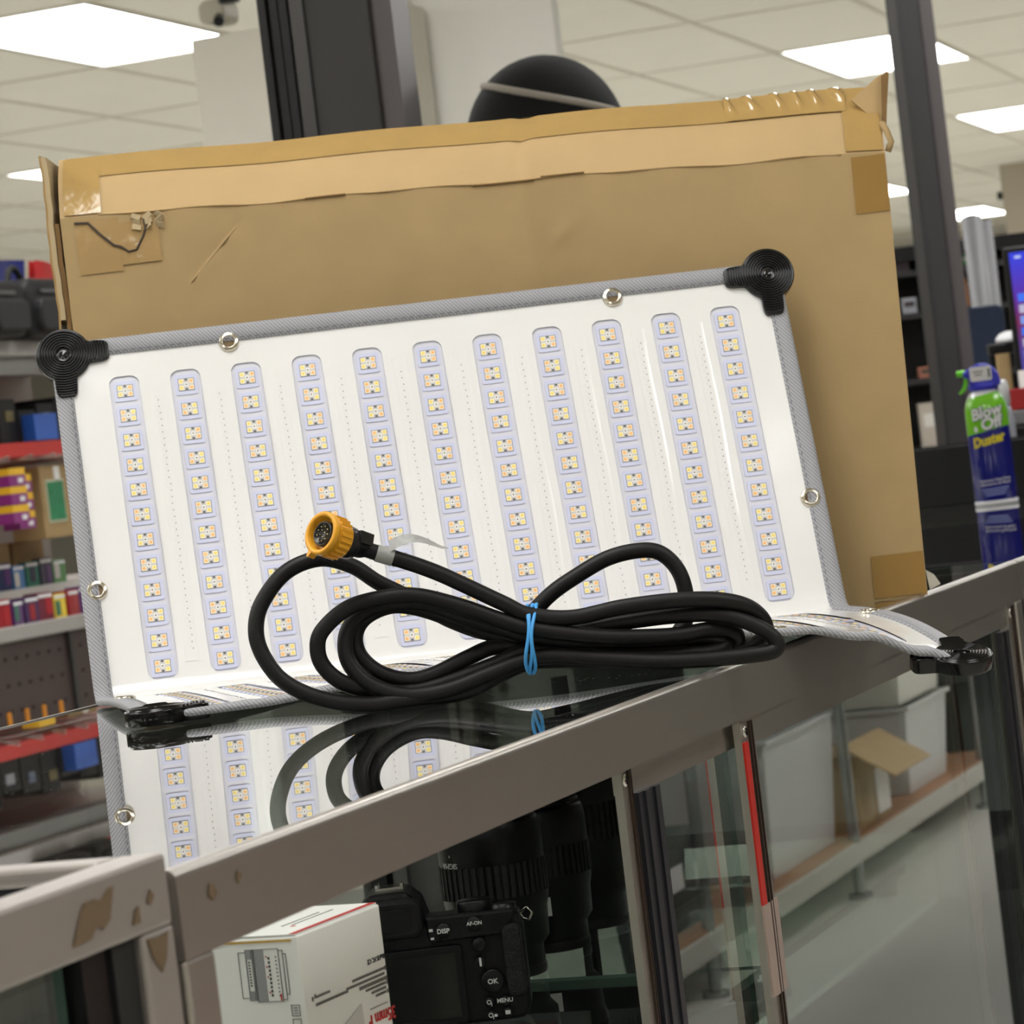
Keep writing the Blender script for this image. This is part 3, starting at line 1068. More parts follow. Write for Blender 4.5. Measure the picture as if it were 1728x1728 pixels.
xs = vsteps(BL, 0, .0055)
b = MB(); b.smooth = True
nz = 76
b.grid(lambda u, v: bfront(u, crease(u) * v), xs, [k / nz for k in range(nz + 1)])
b.build('front_panel', CARD, box)
b = MB(); b.smooth = True
b.grid(lambda u, v: bcham(u, v), xs, [k / 8 for k in range(9)])
b.build('bent_top_flap', mat('brown_cardboard_lit', (190, 160, 112), .7, var=.07, vscale=22, bump=.12, bscale=120), box)  # lighter cardboard copy: light caught by the tilted flap put into its colour
b = MB()
b.grid(lambda u, v: bcham(u, 1) + Vector((0, (BT - .05) * v, .002 * sin(v * pi))), xs[::8] + [0], [0, .5, 1])
b.grid(lambda u, v: Vector((bxe(u, .45 * v), BT, (crease(u) + .06) * v)), xs[::8] + [0], [0, .5, 1], flip=True)
for xx, fl_ in ((BL, True), (0.0, False)):
    P = [bfront(xx, 0)] + [bfront(xx, crease(xx) * k / 4) for k in range(1, 5)] + [bcham(xx, k / 4) for k in range(1, 5)] + [Vector((bcham(xx, 1).x, BT, bcham(xx, 1).z)), Vector((bfront(xx, 0).x, BT, 0))]
    b.add(P, [tuple(range(len(P)))[::(1 if fl_ else -1)]])
b.add([bfront(BL, 0), bfront(0, 0), (0, BT, 0), (BL, BT, 0)], [(0, 1, 2, 3)])
b.build('carton_shell', CARD, box)
# crushed lip along the crease
b = MB(); b.smooth = True
b.tube([bfront(x_, crease(x_)) + Vector((0, -.0003 + .0006 * sin(x_ * 90), .0008 * sin(x_ * 61))) for x_ in xs[6:-6:2]], .0009, 6)
b.build('crease_ridge', mat('brown_cardboard_lit', (190, 160, 112)), box)
for x0, x1, dz in ((-.505, -.47, .0), (-.36, -.306, -.001), (-.30, -.262, .001)):
    b = MB(); b.smooth = True
    b.tube([bfront(x_, crease(x_) + dz) + Vector((0, -.0014, 0)) for x_ in vsteps(x0, x1, .006)], .0009, 5)
    b.build('torn_crease', CARD_IN, box)
b = MB(); b.smooth = True
b.tube([bfront(-.618 + .052 * k / 12, .343 + .052 * k / 12) + Vector((0, -.0002, 0)) for k in range(13)], [.0005 + .0011 * sin(pi * (k + .5) / 13) for k in range(13)], 6)
b.build('dent_ridge', CARD, box)
TAPE = mat('brown_parcel_tape', (178, 145, 88), .13, var=.08, vscale=40, bump=1.0, bscale=30, coat=.5)
TAPE2 = mat('clear_tape_film', (172, 142, 96), .12, var=.1, vscale=30, bump=.8, bscale=45, coat=.4)


def patch(name, fn, us, vs, m, lift=.0009):
    b = MB(); b.smooth = True
    V = []
    nu = len(us)
    for v in vs:
        for u in us:
            p = fn(u, v); e = .001
            du = (fn(u + e, v) - fn(u - e, v)); dv = (fn(u, v + e) - fn(u, v - e))
            n_ = du.cross(dv).normalized()
            V.append(p + n_ * lift)
    b.add(V, [(j * nu + i, j * nu + i + 1, (j + 1) * nu + i + 1, (j + 1) * nu + i) for j in range(len(vs) - 1) for i in range(nu - 1)])
    return b.build(name, m, box)


patch('top_tape', bcham, vsteps(-.712, -.004, .008), [.56, .7, .85, .99], TAPE)
def wrinkled(u, v):
    p = bcham(u, v)
    t_ = min(1, max(0, (v - .54) / .48))
    w_ = .0014 + .0046 * max(0, sin(u * 330 + sin(v * 8) * 1.3 + sin(u * 90))) ** .8 * sin(pi * t_ ** 2.0)
    return p + Vector((0, -.7, .7)) * w_


patch('wrinkled_tape', wrinkled, vsteps(-.135, -.030, .0016), [.56 + .43 * k / 16 for k in range(17)], mat('glossy_tape', (178, 145, 88), .10, var=.08, vscale=40, coat=.6), .0004)
patch('corner_tape', bcham, vsteps(-.034, -.002, .008), [.02, .25, .5, .75, .98], TAPE, .0016)
patch('corner_tape', lambda u, v: bfront(u, v), vsteps(-.030, -.0005, .006), vsteps(.340, .390, .01), mat('parcel_tape_dark', (150, 116, 60), .25, var=.06), .0009)
patch('corner_tape', lambda u, v: bfront(u, v), vsteps(-.047, -.001, .006), vsteps(.002, .039, .007), mat('parcel_tape_dark', (150, 116, 60)), .0011)
patch('corner_tape', bcham, vsteps(-.714, -.682, .006), [.02, .3, .6, .95], TAPE, .0016)
patch('corner_tape', lambda u, v: bfront(u, v), vsteps(-.706, -.668, .006), vsteps(.367, .414, .008), TAPE2, .0010)
patch('corner_tape', lambda u, v: bfront(u, v), vsteps(-.668, -.634, .006), vsteps(.372, .409, .006), TAPE2, .0014)
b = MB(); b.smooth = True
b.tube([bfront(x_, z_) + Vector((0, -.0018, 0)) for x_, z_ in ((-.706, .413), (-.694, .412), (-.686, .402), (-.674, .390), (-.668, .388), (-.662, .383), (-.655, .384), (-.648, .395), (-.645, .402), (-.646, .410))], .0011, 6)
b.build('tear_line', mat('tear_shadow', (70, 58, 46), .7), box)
b = MB()
for k in range(9):
    a0 = random.uniform(0, 6)
    c = bfront(-.6485 + .010 * (k % 3) - .004, .4035 + .0045 * (k // 3)) + Vector((0, -.0025, 0))
    b.box((0, 0, 0), (.008, .001, .005), Matrix.Translation(c) @ Euler((random.uniform(-.6, .6), random.uniform(-.7, .7), random.uniform(-.9, .9))).to_matrix().to_4x4())
b.build('torn_paper', mat('torn_kraft', (178, 158, 122), .8), box)
# left edge: corrugated boards showing their cut ends
for (x0, x1, y0, z0, z1, m) in ((BL - .0052, BL - .0012, .004, .10, .415, CARD_IN), (BL - .0100, BL - .0056, .000, .33, .474, mat('torn_kraft', (178, 158, 122))), (BL - .0125, BL - .0104, .006, .28, .476, TAPE2)):
    b = MB()
    V = []
    zs = vsteps(z0, z1, .012)
    for z in zs:
        w = .0006 * sin(z * 60) + .0004 * sin(z * 210)
        for (xx, yy) in ((x0 + w, y0 + z * .02), (x1 + w, y0 + z * .02), (x1 + w, .1), (x0 + w, .1)):
            V.append((xx, yy, z))
    F = [(3, 2, 1, 0), tuple(4 * (len(zs) - 1) + k for k in range(4))]
    for j in range(len(zs) - 1):
        for k in range(4):
            F.append((4 * j + k, 4 * j + (k + 1) % 4, 4 * (j + 1) + (k + 1) % 4, 4 * (j + 1) + k))
    b.add(V, F)
    b.build('side_flap', m, box)
# raised flaps at the right top corner
for k, (poly, y, th, rx_) in enumerate(((((-.012, .442), (.002, .452), (.012, .459), (.0165, .461), (.0185, .445), (.013, .415)), .030, .004, 0),
                                        (((.016, .460), (.0205, .463), (.0225, .461), (.018, .435), (.0145, .412), (.0115, .414)), .022, .004, 0))):
    b = MB()
    b.prism(poly, th, (0, y, 0), 1)
    b.build('raised_flap', mat('brown_cardboard_lit', (190, 160, 112)) if k == 0 else CARD_IN, box)
b = MB(); b.smooth = True
b.tube([(.0130, .016, .392), (.0165, .014, .40), (.014, .016, .41), (.011, .02, .418)], .003, 7)
b.build('crumpled_corner', CARD, box)
b = MB()
b.prism([(0, 0), (.010, .004), (.005, .013), (-.002, .018)], .0008, (.003, .004, .004), 1)
b.build('loose_tape_end', mat('cloudy_tape_end', (190, 184, 170), .3), box)

# ------------------------------------------------------------------ air duster can
can = thing('air_duster_can', 'blue and green aerosol duster can with blue trigger cap on the far counter', 'spray can', (-.383, 5.045, TOP), radians(11.5))
RCAN = .034
cm = bpy.data.materials.new('duster_can_print'); cm.use_nodes = True
nt = cm.node_tree; bs = nt.nodes['Principled BSDF']; bs.inputs['Roughness'].default_value = .22; bs.inputs['Coat Weight'].default_value = .3
tc = nt.nodes.new('ShaderNodeTexCoord'); sp = nt.nodes.new('ShaderNodeSeparateXYZ'); nt.links.new(tc.outputs['Object'], sp.inputs[0])
ml = nt.nodes.new('ShaderNodeMath'); ml.operation = 'MULTIPLY_ADD'; ml.inputs[1].default_value = -.17
nt.links.new(sp.outputs['X'], ml.inputs[0]); nt.links.new(sp.outputs['Z'], ml.inputs[2])
cr = nt.nodes.new('ShaderNodeValToRGB'); cr.color_ramp.interpolation = 'CONSTANT'
mr = nt.nodes.new('ShaderNodeMapRange'); mr.inputs['From Max'].default_value = .2
nt.links.new(ml.outputs[0], mr.inputs[0]); nt.links.new(mr.outputs[0], cr.inputs[0]); nt.links.new(cr.outputs[0], bs.inputs['Base Color'])
e = cr.color_ramp.elements
e[0].position = 0; e[0].color = (*lin((28, 30, 130)), 1)
e[1].position = .118 / .2; e[1].color = (*lin((118, 196, 40)), 1)
n_ = e.new(.176 / .2); n_.color = (*lin((232, 232, 236)), 1)
b = MB(); b.smooth = True
b.lathe([(RCAN - .002, .0075), (RCAN, .009), (RCAN, .150), (RCAN - .001, .158), (RCAN - .004, .167), (RCAN - .008, .175), (RCAN - .014, .182), (.018, .185)], 48)
b.build('can_body', cm, can)
b = MB(); b.smooth = True
b.lathe([(RCAN - .003, 0), (RCAN + .0004, .001), (RCAN + .0004, .0075), (RCAN - .002, .008)], 48)
b.build('bottom_rim', mat('white_enamel', (226, 226, 230), .3), can)
BLU = mat('royal_blue_plastic', (46, 48, 190), .35)
b = MB(); b.smooth = True
b.lathe([(.018, .183), (.0235, .184), (.0240, .189), (.0235, .194)], 32)
b.build('cap_skirt', BLU, can)
b = MB()
prof = [(-.030, .205), (-.030, .214), (-.018, .221), (-.004, .226), (.008, .225), (.018, .219), (.025, .209), (.028, .196), (.027, .188), (-.020, .188), (-.0215, .205)]
b.prism(prof, .036, (0, 0, 0), 1)
b.build('trigger_cap', BLU, can, bevel=.004, seg=3)
b = MB(); b.smooth = True
b.cyl((-.026, 0, .213), (-.040, 0, .213), .0052, 16)
b.smooth = False
b.prism([(-.029, .208), (-.024, .206), (-.0235, .196), (-.028, .186), (-.036, .180), (-.040, .182), (-.033, .190), (-.030, .198)], .010, (0, 0, 0), 1)
b.build('trigger', mat('lime_plastic', (110, 215, 40), .35), can, bevel=.001)
b = MB(); b.rbox((-.002, -.0186, .2095), (.034, .0006, .023), .003, None, 1)
sticker = b.build('price_sticker', mat('white_sticker', (228, 226, 226), .5), can)
b = MB()
for k in range(2): b.box((-.006, -.0190, .213 - k * .005), (.016 - 4 * k * .001, .0006, .0016))
b.box((.011, -.0190, .2095), (.003, .0004, .014))
b.build('print_marks', INK, sticker)


def canwrap(z0, x0=0.0, sl=0.0, rad=RCAN):
    def w(co):
        a = (co.x + x0) / rad
        rr = rad + .0006 + co.z
        return Vector((rr * sin(a), -rr * cos(a), z0 + co.y + sl * (co.x + x0)))
    return w


SHD = mat('slate_print', (70, 84, 96), .4); PW = mat('white_print', (236, 236, 238), .4)
text('Blow', .0250, SHD, can, None, 'lettering_shadow', wrap=canwrap(.1475, .0012, .17), bold=.0018, depth=.0001, sx=.98)
text('Blow', .0250, PW, can, None, 'lettering', wrap=canwrap(.1480, 0, .17), bold=.0008, depth=.0004, sx=.98)
text('Off', .0250, SHD, can, None, 'lettering_shadow', wrap=canwrap(.1285, .0072, .17), bold=.0018, depth=.0001)
text('Off', .0250, PW, can, None, 'lettering', wrap=canwrap(.1290, .006, .17), bold=.0008, depth=.0004)
b = MB(); b.add([canwrap(.1225, 0, 0)(Vector((-.020 + .0032 * cos(t) * (1 - .5 * (sin(t) > 0) * sin(t)), .005 * sin(t), .0004))) for t in [k * pi / 8 for k in range(16)]], [tuple(range(16))])
b.build('drop_mark', PW, can)
text('Duster', .0215, mat('yellow_print', (225, 205, 40), .4), can, None, 'lettering', wrap=canwrap(.1040, -.001, .17), bold=.0010, depth=.0003, sx=.86)
PB = mat('pale_blue_print', (150, 160, 215), .4)
text('Removes Dust from', .0062, PW, can, None, 'lettering', wrap=canwrap(.0405, .002, .05), depth=.0002)
text('Electronics & More!', .0062, PW, can, None, 'lettering', wrap=canwrap(.0345, .002, .05), depth=.0002)
for k in range(3):
    b = MB()
    n = 12; w_ = .022 - .003 * k
    V = []
    for i in range(n + 1):
        for dz in (-.0009, .0009):
            V.append(canwrap(.0265 - .0045 * k, 0, .05)(Vector((-w_ + 2 * w_ * i / n, dz, .0002))))
    b.add(V, [(2 * i, 2 * i + 2, 2 * i + 3, 2 * i + 1) for i in range(n)])
    b.build('small_print', PB, can)

# black low panel on the far counter
bp = thing('black_panel', 'low black panel standing across the far counter behind the spray can', 'panel', (-.31, 5.27, TOP))
MB().box((0, 0, .049), (.62, .02, .098)).build('board', BLACKM, bp, bevel=.002)
MB().box((0, .006, .0995), (.62, .008, .003)).build('top_edge', BLACK, bp)

# ------------------------------------------------------------------ contents of the open case
wb = thing('lens_box', 'white lens carton with red edge stripe inside the counter, bottom centre', 'box', (-.1256, 1.6418, SH), radians(85.3))
# local x along the right-hand face, local y along the left-hand face
bx_, by_, bh_ = .103, .085, .145
MB().box2((0, 0, 0), (bx_, by_, bh_ - .001)).build('box_body', WHITE, wb, bevel=.0012)
b = MB()
b.add([(.0005, .0015, bh_), (bx_ - .001, .0015, bh_), (bx_ - .001, by_ - .001, bh_), (.0005, by_ - .001, bh_), (.0005, .0015, bh_ - .0008), (bx_ - .001, .0015, bh_ - .0008), (bx_ - .001, by_ - .001, bh_ - .0008), (.0005, by_ - .001, bh_ - .0008)],
      [(0, 1, 2, 3), (0, 4, 5, 1), (3, 2, 6, 7), (1, 5, 6, 2), (0, 3, 7, 4)])
b.build('lid_flap', WHITE, wb)
b = MB(); b.box2((.0006, .0016, bh_), (bx_ - .001, .0056, bh_ + .0002)); b.build('red_stripe', mat('red_print', (196, 40, 38), .45), wb)
b = MB(); b.box2((-.0004, .004, bh_ - .0040), (-.0001, by_ - .004, bh_ - .0028)); b.build('lid_slit', mat('kraft_slit', (196, 160, 80), .7), wb)
GR1 = mat('grey_line_print', (120, 120, 122), .5); GR2 = mat('mid_grey_print', (150, 150, 152), .5); RED = mat('red_print', (196, 40, 38))
# lens drawing on the left face (plane x=0): coordinates y (left in view = +y), z
dr = MB()


def rect_outline(y0, y1, z0, z1, w=.0004):
    for a, b2, c, d in ((y0, y1, z0, z0 + w), (y0, y1, z1 - w, z1), (y0, y0 + w, z0, z1), (y1 - w, y1, z0, z1)):
        dr.box2((-.0005, a, c), (-.0002, b2, d))


def lm(y, z): return .0085 + (y - .0125) * .66, .1375 - (.1345 - z) * .69


def lmap(a, b2, c, d): return lm(a, c)[0], lm(b2, d)[0], lm(a, c)[1], lm(b2, d)[1]


def lbox(a, b2, c, d):
    p, q_ = lm(a, c), lm(b2, d)
    dr.box2((-.0005, p[0], p[1]), (-.0002, q_[0], q_[1]))


Y_ = .0515
for (ya, yb, za, zb) in (lmap(*q_) for q_ in ((.0515, .0595, .094, .1325), (.046, .0525, .092, .1345), (.0455, .0440, .092, .1345), (.0195, .0445, .0905, .1345), (.0155, .0200, .092, .133), (.0125, .0160, .096, .130))):
    rect_outline(min(ya, yb), max(ya, yb), za, zb)
dr.mat = 1
lbox(.0345, .0435, .091, .134); lbox(.0470, .0520, .1265, .134); lbox(.0470, .0520, .0925, .100)
dr.mat = 2
for k in range(9): lbox(.0485, .0500, .104 + k * .0024, .1052 + k * .0024)
for k in range(10): lbox(.029, .0306, .095 + k * .0034, .0970 + k * .0034)
for k in range(11): lbox(.0222, .0232, .095 + k * .0032, .0960 + k * .0032)
dr.mat = 3
for k in (1, 4, 6, 8): lbox(.0316, .0326, .0935 + k * .0042, .0950 + k * .0042)
lbox(.0210, .0222, .0915, .097)
dr.build('lens_drawing', [GR1, GR2, INK, RED], wb)
dr = MB()
rect_outline(.0035, .0090, .0985, .1050); rect_outline(.0035, .0090, .0905, .0970)
for k in range(3): dr.box2((-.0005, .0050, .1000 + k * .0015), (-.0002, .0075, .1005 + k * .0015))
dr.build('care_marks', GR1, wb)
# right face (plane y=0): printed lines, upside down
pr = MB()
rows = ((.058, .099, .0865, .0007), (.050, .0985, .0820, .0007), (.066, .099, .0775, .0010), (.073, .0985, .0735, .0007), (.080, .0985, .0695, .0007), (.085, .0985, .0655, .0007), (.013, .030, .0865, .0007), (.012, .052, .0800, .0008))
for (xa, xb, zc, hh) in rows:
    zc = .145 - (.145 - zc) * .66
    x_ = xa
    while x_ < xb:
        w_ = random.uniform(.0010, .0032)
        pr.box2((x_, -.0005, zc - hh), (min(x_ + w_, xb), -.0002, zc + hh)); x_ += w_ + .0006
pr.box2((.076, -.0005, .0860), (.0985, -.0002, .0864))
for (x_, z_) in ((.1005, .0865), (.1005, .0775), (.1005, .0735), (.1005, .0655), (.009, .0860), (.012, .0875)):
    z_ = .145 - (.145 - z_) * .66
    pr.box2((x_ - .0008, -.0005, z_ - .0012), (x_ + .0008, -.0002, z_ + .0012))
pr.build('small_print', mat('grey_ink', (110, 108, 106), .6), wb)
Mup = face_M((.090, -.0004, .1135), (-1, 0, 0), (0, 0, -1))
text('RoHS FC CE', .0042, INK, wb, Mup, 'lettering')
text('35mm F', .0105, RED, wb, face_M((.0895, -.0004, .0795), (-1, 0, 0), (0, 0, -1)), 'lettering', bold=.0002)
b = MB(); b.add([(.030, -.0004, .080), (.066, -.0004, .092), (.068, -.0004, .05), (.03, -.0004, .05)], [(0, 1, 2, 3)])
b.build('seal_sticker', mat('clear_seal', (218, 218, 216), .2), wb)
# top face print
pr = MB()
for (xa, xb, y_) in ((.030, .075, .026), (.034, .080, .021)):
    x_ = xa
    while x_ < xb:
        w_ = random.uniform(.0015, .004); pr.box2((x_, y_ - .0006, bh_), (x_ + w_, y_ + .0006, bh_ + .0002)); x_ += w_ + .001
pr.mat = 1; pr.box2((.028, .017, bh_), (.031, .0195, bh_ + .0002))
pr.build('lid_print', [mat('grey_ink', (110, 108, 106)), RED], wb)

# camera body, seen from the back
CAMB = mat('camera_black', (4, 4, 5), .42, bump=.15, bscale=700, spec=.3)
LEATHER = mat('camera_grip_leatherette', (5, 5, 6), .6, bump=.8, bscale=900)
cb = thing('mirrorless_camera', 'black mirrorless camera showing its back screen and buttons inside the counter', 'camera', (-.2310, 2.1045, SH), radians(19))
b = MB()
b.rbox((0, .018, .040), (.126, .036, .078), .010, None, 1, 4)
b.build('body_shell', CAMB, cb, bevel=.003)
b = MB(); b.prism([(-.036, .074), (-.030, .092), (-.022, .1005), (.004, .1005), (.013, .092), (.018, .074)], .050, (-.021, .022, 0), 1)
b.build('prism_hump', CAMB, cb, bevel=.004)
b = MB(); b.rbox((-.029, -.004, .082), (.044, .014, .028), .008, None, 1, 4)
ec = b.build('eyecup', RUBBER, cb, bevel=.003)
b = MB(); b.rbox((-.029, -.0115, .082), (.028, .001, .016), .004, None, 1, 3)
b.build('eyepiece_glass', mat('dark_glass', (8, 8, 10), .05), ec)
b = MB(); b.box((-.029, .020, .1015), (.020, .020, .003)); b.box((-.038, .020, .104), (.002, .02, .003)); b.box((-.020, .020, .104), (.002, .02, .003))
b.build('hot_shoe', STEEL, cb)
b = MB(); b.rbox((-.019, -.002, .031), (.074, .006, .056), .003, None, 1, 3)
sc_ = b.build('rear_screen', CAMB, cb, bevel=.001)
b = MB(); b.box((-.019, -.0054, .031), (.064, .0008, .046)); b.build('screen_glass', mat('screen_black', (5, 5, 6), .08), sc_)
b = MB(); b.rbox((.0545, -.003, .044), (.0145, .010, .052), .006, None, 1, 4)
b.build('thumb_grip', LEATHER, cb, bevel=.003)
b = MB(); b.prism([(-.004, .0625), (.050, .0625), (.060, .080), (-.006, .081)], .008, (0, -.002, 0), 1); b.build('rear_deck', CAMB, cb, bevel=.002)


def rbutton(x, z, r, h, name='button'):
    b = MB(); b.smooth = True
    b.lathe([(r, 0), (r, h * .7), (r * .85, h), (.0001, h * 1.05)], 24, Matrix.Translation((x, -.004, z)) @ Matrix.Rotation(pi / 2, 4, 'X'), cap=False)
    return b.build(name, BLACK, cb)


LET = mat('grey_white_lettering', (205, 205, 205), .5)


def cam_text(s, size, x, z, y=-.0068, **k):
    return text(s, size, LET, cb, face_M((x, y, z), (1, 0, 0), (0, 0, 1)), 'lettering', **k)


rbutton(.0068, .0703, .0058, .0045); cam_text('DISP', .0046, .0068, .0703, -.0092, bold=.00012)
rbutton(.0293, .0725, .0054, .0040); cam_text('AF-ON', .0036, .0293, .0733, -.0088, bold=.0001)
rbutton(.0308, .0576, .0050, .0030); rbutton(.0303, .0450, .0036, .0015)
cam_text('i', .0085, .0303, .0450, -.0062, bold=.0004)
rbutton(.0374, .0305, .0085, .002, 'multi_selector'); cam_text('OK', .0050, .0374, .0305, -.0070, bold=.00015)
rbutton(.0332, .0155, .0036, .0012); rbutton(.0444, .0155, .0036, .0012); rbutton(.0340, .0060, .0036, .0012); rbutton(.0455, .0070, .0036, .0012)
cam_text('MENU', .0042, .0444, .0161, -.006, bold=.0001)
b = MB()
for (x, z) in ((.0330, .0160), (.0332, .0066)):
    M = Matrix.Translation((x, -.0058, z)) @ Matrix.Rotation(pi / 2, 4, 'X')
    b.lathe([(.0011, 0), (.0011, .0004), (.0017, .0004), (.0017, 0)], 16, M, cap=False)
    b.box((x + .0017, -.0060, z - .0018), (.0005, .0004, .0024), None)
b.box((.0455, -.0060, .0075), (.0036, .0004, .0028)); b.box((.0368, -.006, .0062), (.0022, .0004, .0018)); b.box((-.0020, -.0066, .0715), (.0028, .0004, .0020)); b.box((-.0015, -.0066, .0655), (.0024, .0004, .0016))
b.build('button_marks', LET, cb)
b = MB(); b.smooth = True
b.lathe([(.013, .078), (.013, .086), (.0120, .087), (.0001, .087)], 28, Matrix.Translation((.030, .018, 0)), cap=False)
b.build('mode_dial', BLACK, cb)
b = MB(); b.smooth = True
b.lathe([(.009, .078), (.009, .0835), (.0001, .084)], 24, Matrix.Translation((.051, .004, 0)), cap=False)
b.build('command_dial', BLACK, cb)
b = MB(); b.smooth = True
b.tube([(.0615, .012, .074), (.067, .010, .078), (.0705, .008, .074), (.068, .008, .069), (.064, .010, .070)], .0011, 7, closed=True)
b.build('strap_lug', mat('strap_ring', (150, 146, 138), .25, 1.0), cb)

# three black lenses standing in a row behind the camera
LENSM = mat('lens_barrel_black', (3, 3, 4), .34, spec=.3)
LRUB = mat('lens_ring_rubber', (6, 6, 6), .65, bump=.3, bscale=300)


def make_lens(loc, label, R, H, rot=0.0):
    t = thing('camera_lens', label, 'lens', loc, rot, 'lenses standing on the glass shelf')
    b = MB(); b.smooth = True
    b.lathe([(R * .78, 0), (R * .80, .003), (R * .80, H * .17), (R * .93, H * .22), (R * .95, H * .40), (R, H * .46), (R, H * .86), (R * .97, H * .93), (R * .92, H * .955), (R * .90, H * .96)], 40)
    b.build('barrel', LENSM, t)
    b = MB()
    n = 44
    for k in range(n):
        a = 2 * pi * k / n
        M = Matrix.Rotation(a, 4, 'Z')
        b.box((R * 1.002, 0, H * .60), (.0016, R * .085, H * .20), M)
    b.build('focus_ring', LRUB, t)
    b = MB(); b.smooth = True
    b.lathe([(R * .90, H * .955), (R * .90, H * .985), (R * .84, H * 1.0), (R * .70, H * 1.0), (R * .68, H * .985), (.0001, H * .985)], 36, cap=False)
    b.build('mount_cap', BLACK, t)
    b = MB(); b.smooth = True
    b.lathe([(R * .80, -.0), (R * .82, .0015), (R * .82, .007), (R * .8, .008)], 36, cap=False)
    b.build('front_cap', BLACK, t)
    return t


l1 = make_lens((-.262, 2.315, SH), 'black lens with upside down maker name, nearest behind the camera', .041, .128, 0)
def lw(co, R=.0412):
    a = co.x / R
    return Vector(((R + co.z) * sin(a), -(R + co.z) * cos(a), -co.y))
def lw_flip(co, R=.0412):
    a = -co.x / R
    return Vector(((R + co.z + .0003) * sin(a - .55), -(R + co.z + .0003) * cos(a - .55), .092 - co.y))
text('SIGMA', .0062, LET, l1, None, 'lettering', wrap=lw_flip)
b = MB(); b.prism([(-.0005, 0), (.0005, 0), (0, .002)], .0003, (-.0205, -.0362, .0985), 1); b.build('index_mark', LET, l1)
l2 = make_lens((-.262, 2.430, SH), 'black lens with white price sticker, middle of the standing row', .038, .122, .3)
b = MB(); V = []
for i in range(9):
    a = radians(-2 + i * 3.2)
    for z in (.031, .046): V.append((.0385 * sin(a - .3), -.0385 * cos(a - .3), z))
b.add(V, [(2 * i, 2 * i + 2, 2 * i + 3, 2 * i + 1) for i in range(8)])
b.build('price_sticker', mat('white_sticker', (228, 226, 226)), l2)
l3 = make_lens((-.262, 2.535, SH), 'tall black lens, farthest of the row by the door stile', .038, .150, .8)
l4 = make_lens((-.300, 2.66, SH), 'black lens half hidden behind the tall farthest one', .043, .165, .8)

# small things deeper in the case
rbt = thing('squeeze_bottle', 'dark squeeze bottle with a red cap deep in the counter', 'bottle', (-.393, 3.085, .57))
b = MB(); b.smooth = True
b.lathe([(.022, 0), (.024, .004), (.024, .10), (.020, .125), (.013, .140), (.012, .160)], 28)
b.build('bottle_body', mat('smoky_plastic', (52, 52, 52), .3), rbt)
b = MB(); b.smooth = True
b.lathe([(.019, .160), (.0215, .162), (.0215, .186), (.0190, .192), (.014, .195)], 28)
b.build('cap', mat('red_plastic', (200, 26, 26), .3), rbt)
wc = thing('folded_card', 'white folded card box with faint red lettering inside the counter', 'box', (-.335, 3.02, .57), radians(35))
b = MB()
b.add([(-.035, -.02, 0), (.035, -.02, 0), (.035, .02, 0), (-.035, .02, 0), (-.040, -.016, .055), (.012, -.016, .085), (.012, .012, .085), (-.040, .012, .055), (.035, -.02, .03), (.035, .02, .03)],
      [(3, 2, 1, 0), (0, 1, 8, 5, 4), (2, 3, 7, 6, 9), (1, 2, 9, 8), (8, 9, 6, 5), (5, 6, 7, 4), (3, 0, 4, 7)])
b.build('card_shell', mat('white_gloss_card', (226, 226, 230), .4), wc, bevel=.001)
text('Canon', .015, mat('faded_red_print', (178, 86, 74), .5), wc, face_M((0, -.0205, .012), (1, 0, 0), (0, .06, 1)), 'lettering')
ww = thing('document_stack', 'small white document stack with dark stripes under the lenses', 'papers', (-.33, 2.45, .57), radians(15))
for k in range(4):
    MB().box((0, .004 * (k % 2), .012 + k * .024), (.10, .05, .022)).build('folder', WHITE if k % 2 == 0 else mat('dark_red_card', (74, 34, 34), .6), ww)

# staff-side wire rack that mirrors in the sliding doors
rack = thing('storage_rack', 'chrome wire storage rack along the staff side mirrored in the glass doors', 'rack', (1.256, 8.2, 0))
SHB = mat('rack_board', (190, 186, 176), .5); 
MB().box2((0, -3.4, .085), (.46, 4.2, .135)).build('bottom_shelf', SHB, rack, bevel=.003)
MB().box2((.012, -3.38, .135), (.455, 4.18, .139)).build('shelf_liner', mat('tan_liner', (176, 128, 92), .6), rack)
b = MB()
CHR = mat('chrome_tube', (170, 172, 170), .25, .8)
for y in (-3.35, -2.0, -.82, .70, 2.2, 4.1):
    for x in (.016, .44):
        p = MB(); p.cyl((x, y, 0), (x, y, 2.0), .014, 10); p.cyl((x, y, 0), (x, y, .012), .03, 10)
        p.build('upright', CHR, rack)
for z in (.78, 1.35, 1.95):
    MB().box2((0, -3.4, z), (.46, 4.2, z + .03)).build('wire_shelf', DGREY, rack)
gp = MB()
y = -3.4
while y < 4.2:
    gp.box2((.448, y, .14), (.452, y + .006, 1.95)); y += .09
z = .2
while z < 1.95:
    gp.box2((.446, -3.4, z), (.45, 4.2, z + .006)); z += .09
go = gp.build('back_grid', CHR, rack)
MB().box2((.47, -3.4, .0), (.49, 4.2, 1.98)).build('back_board', mat('rack_backboard', (34, 33, 32), .7), rack)


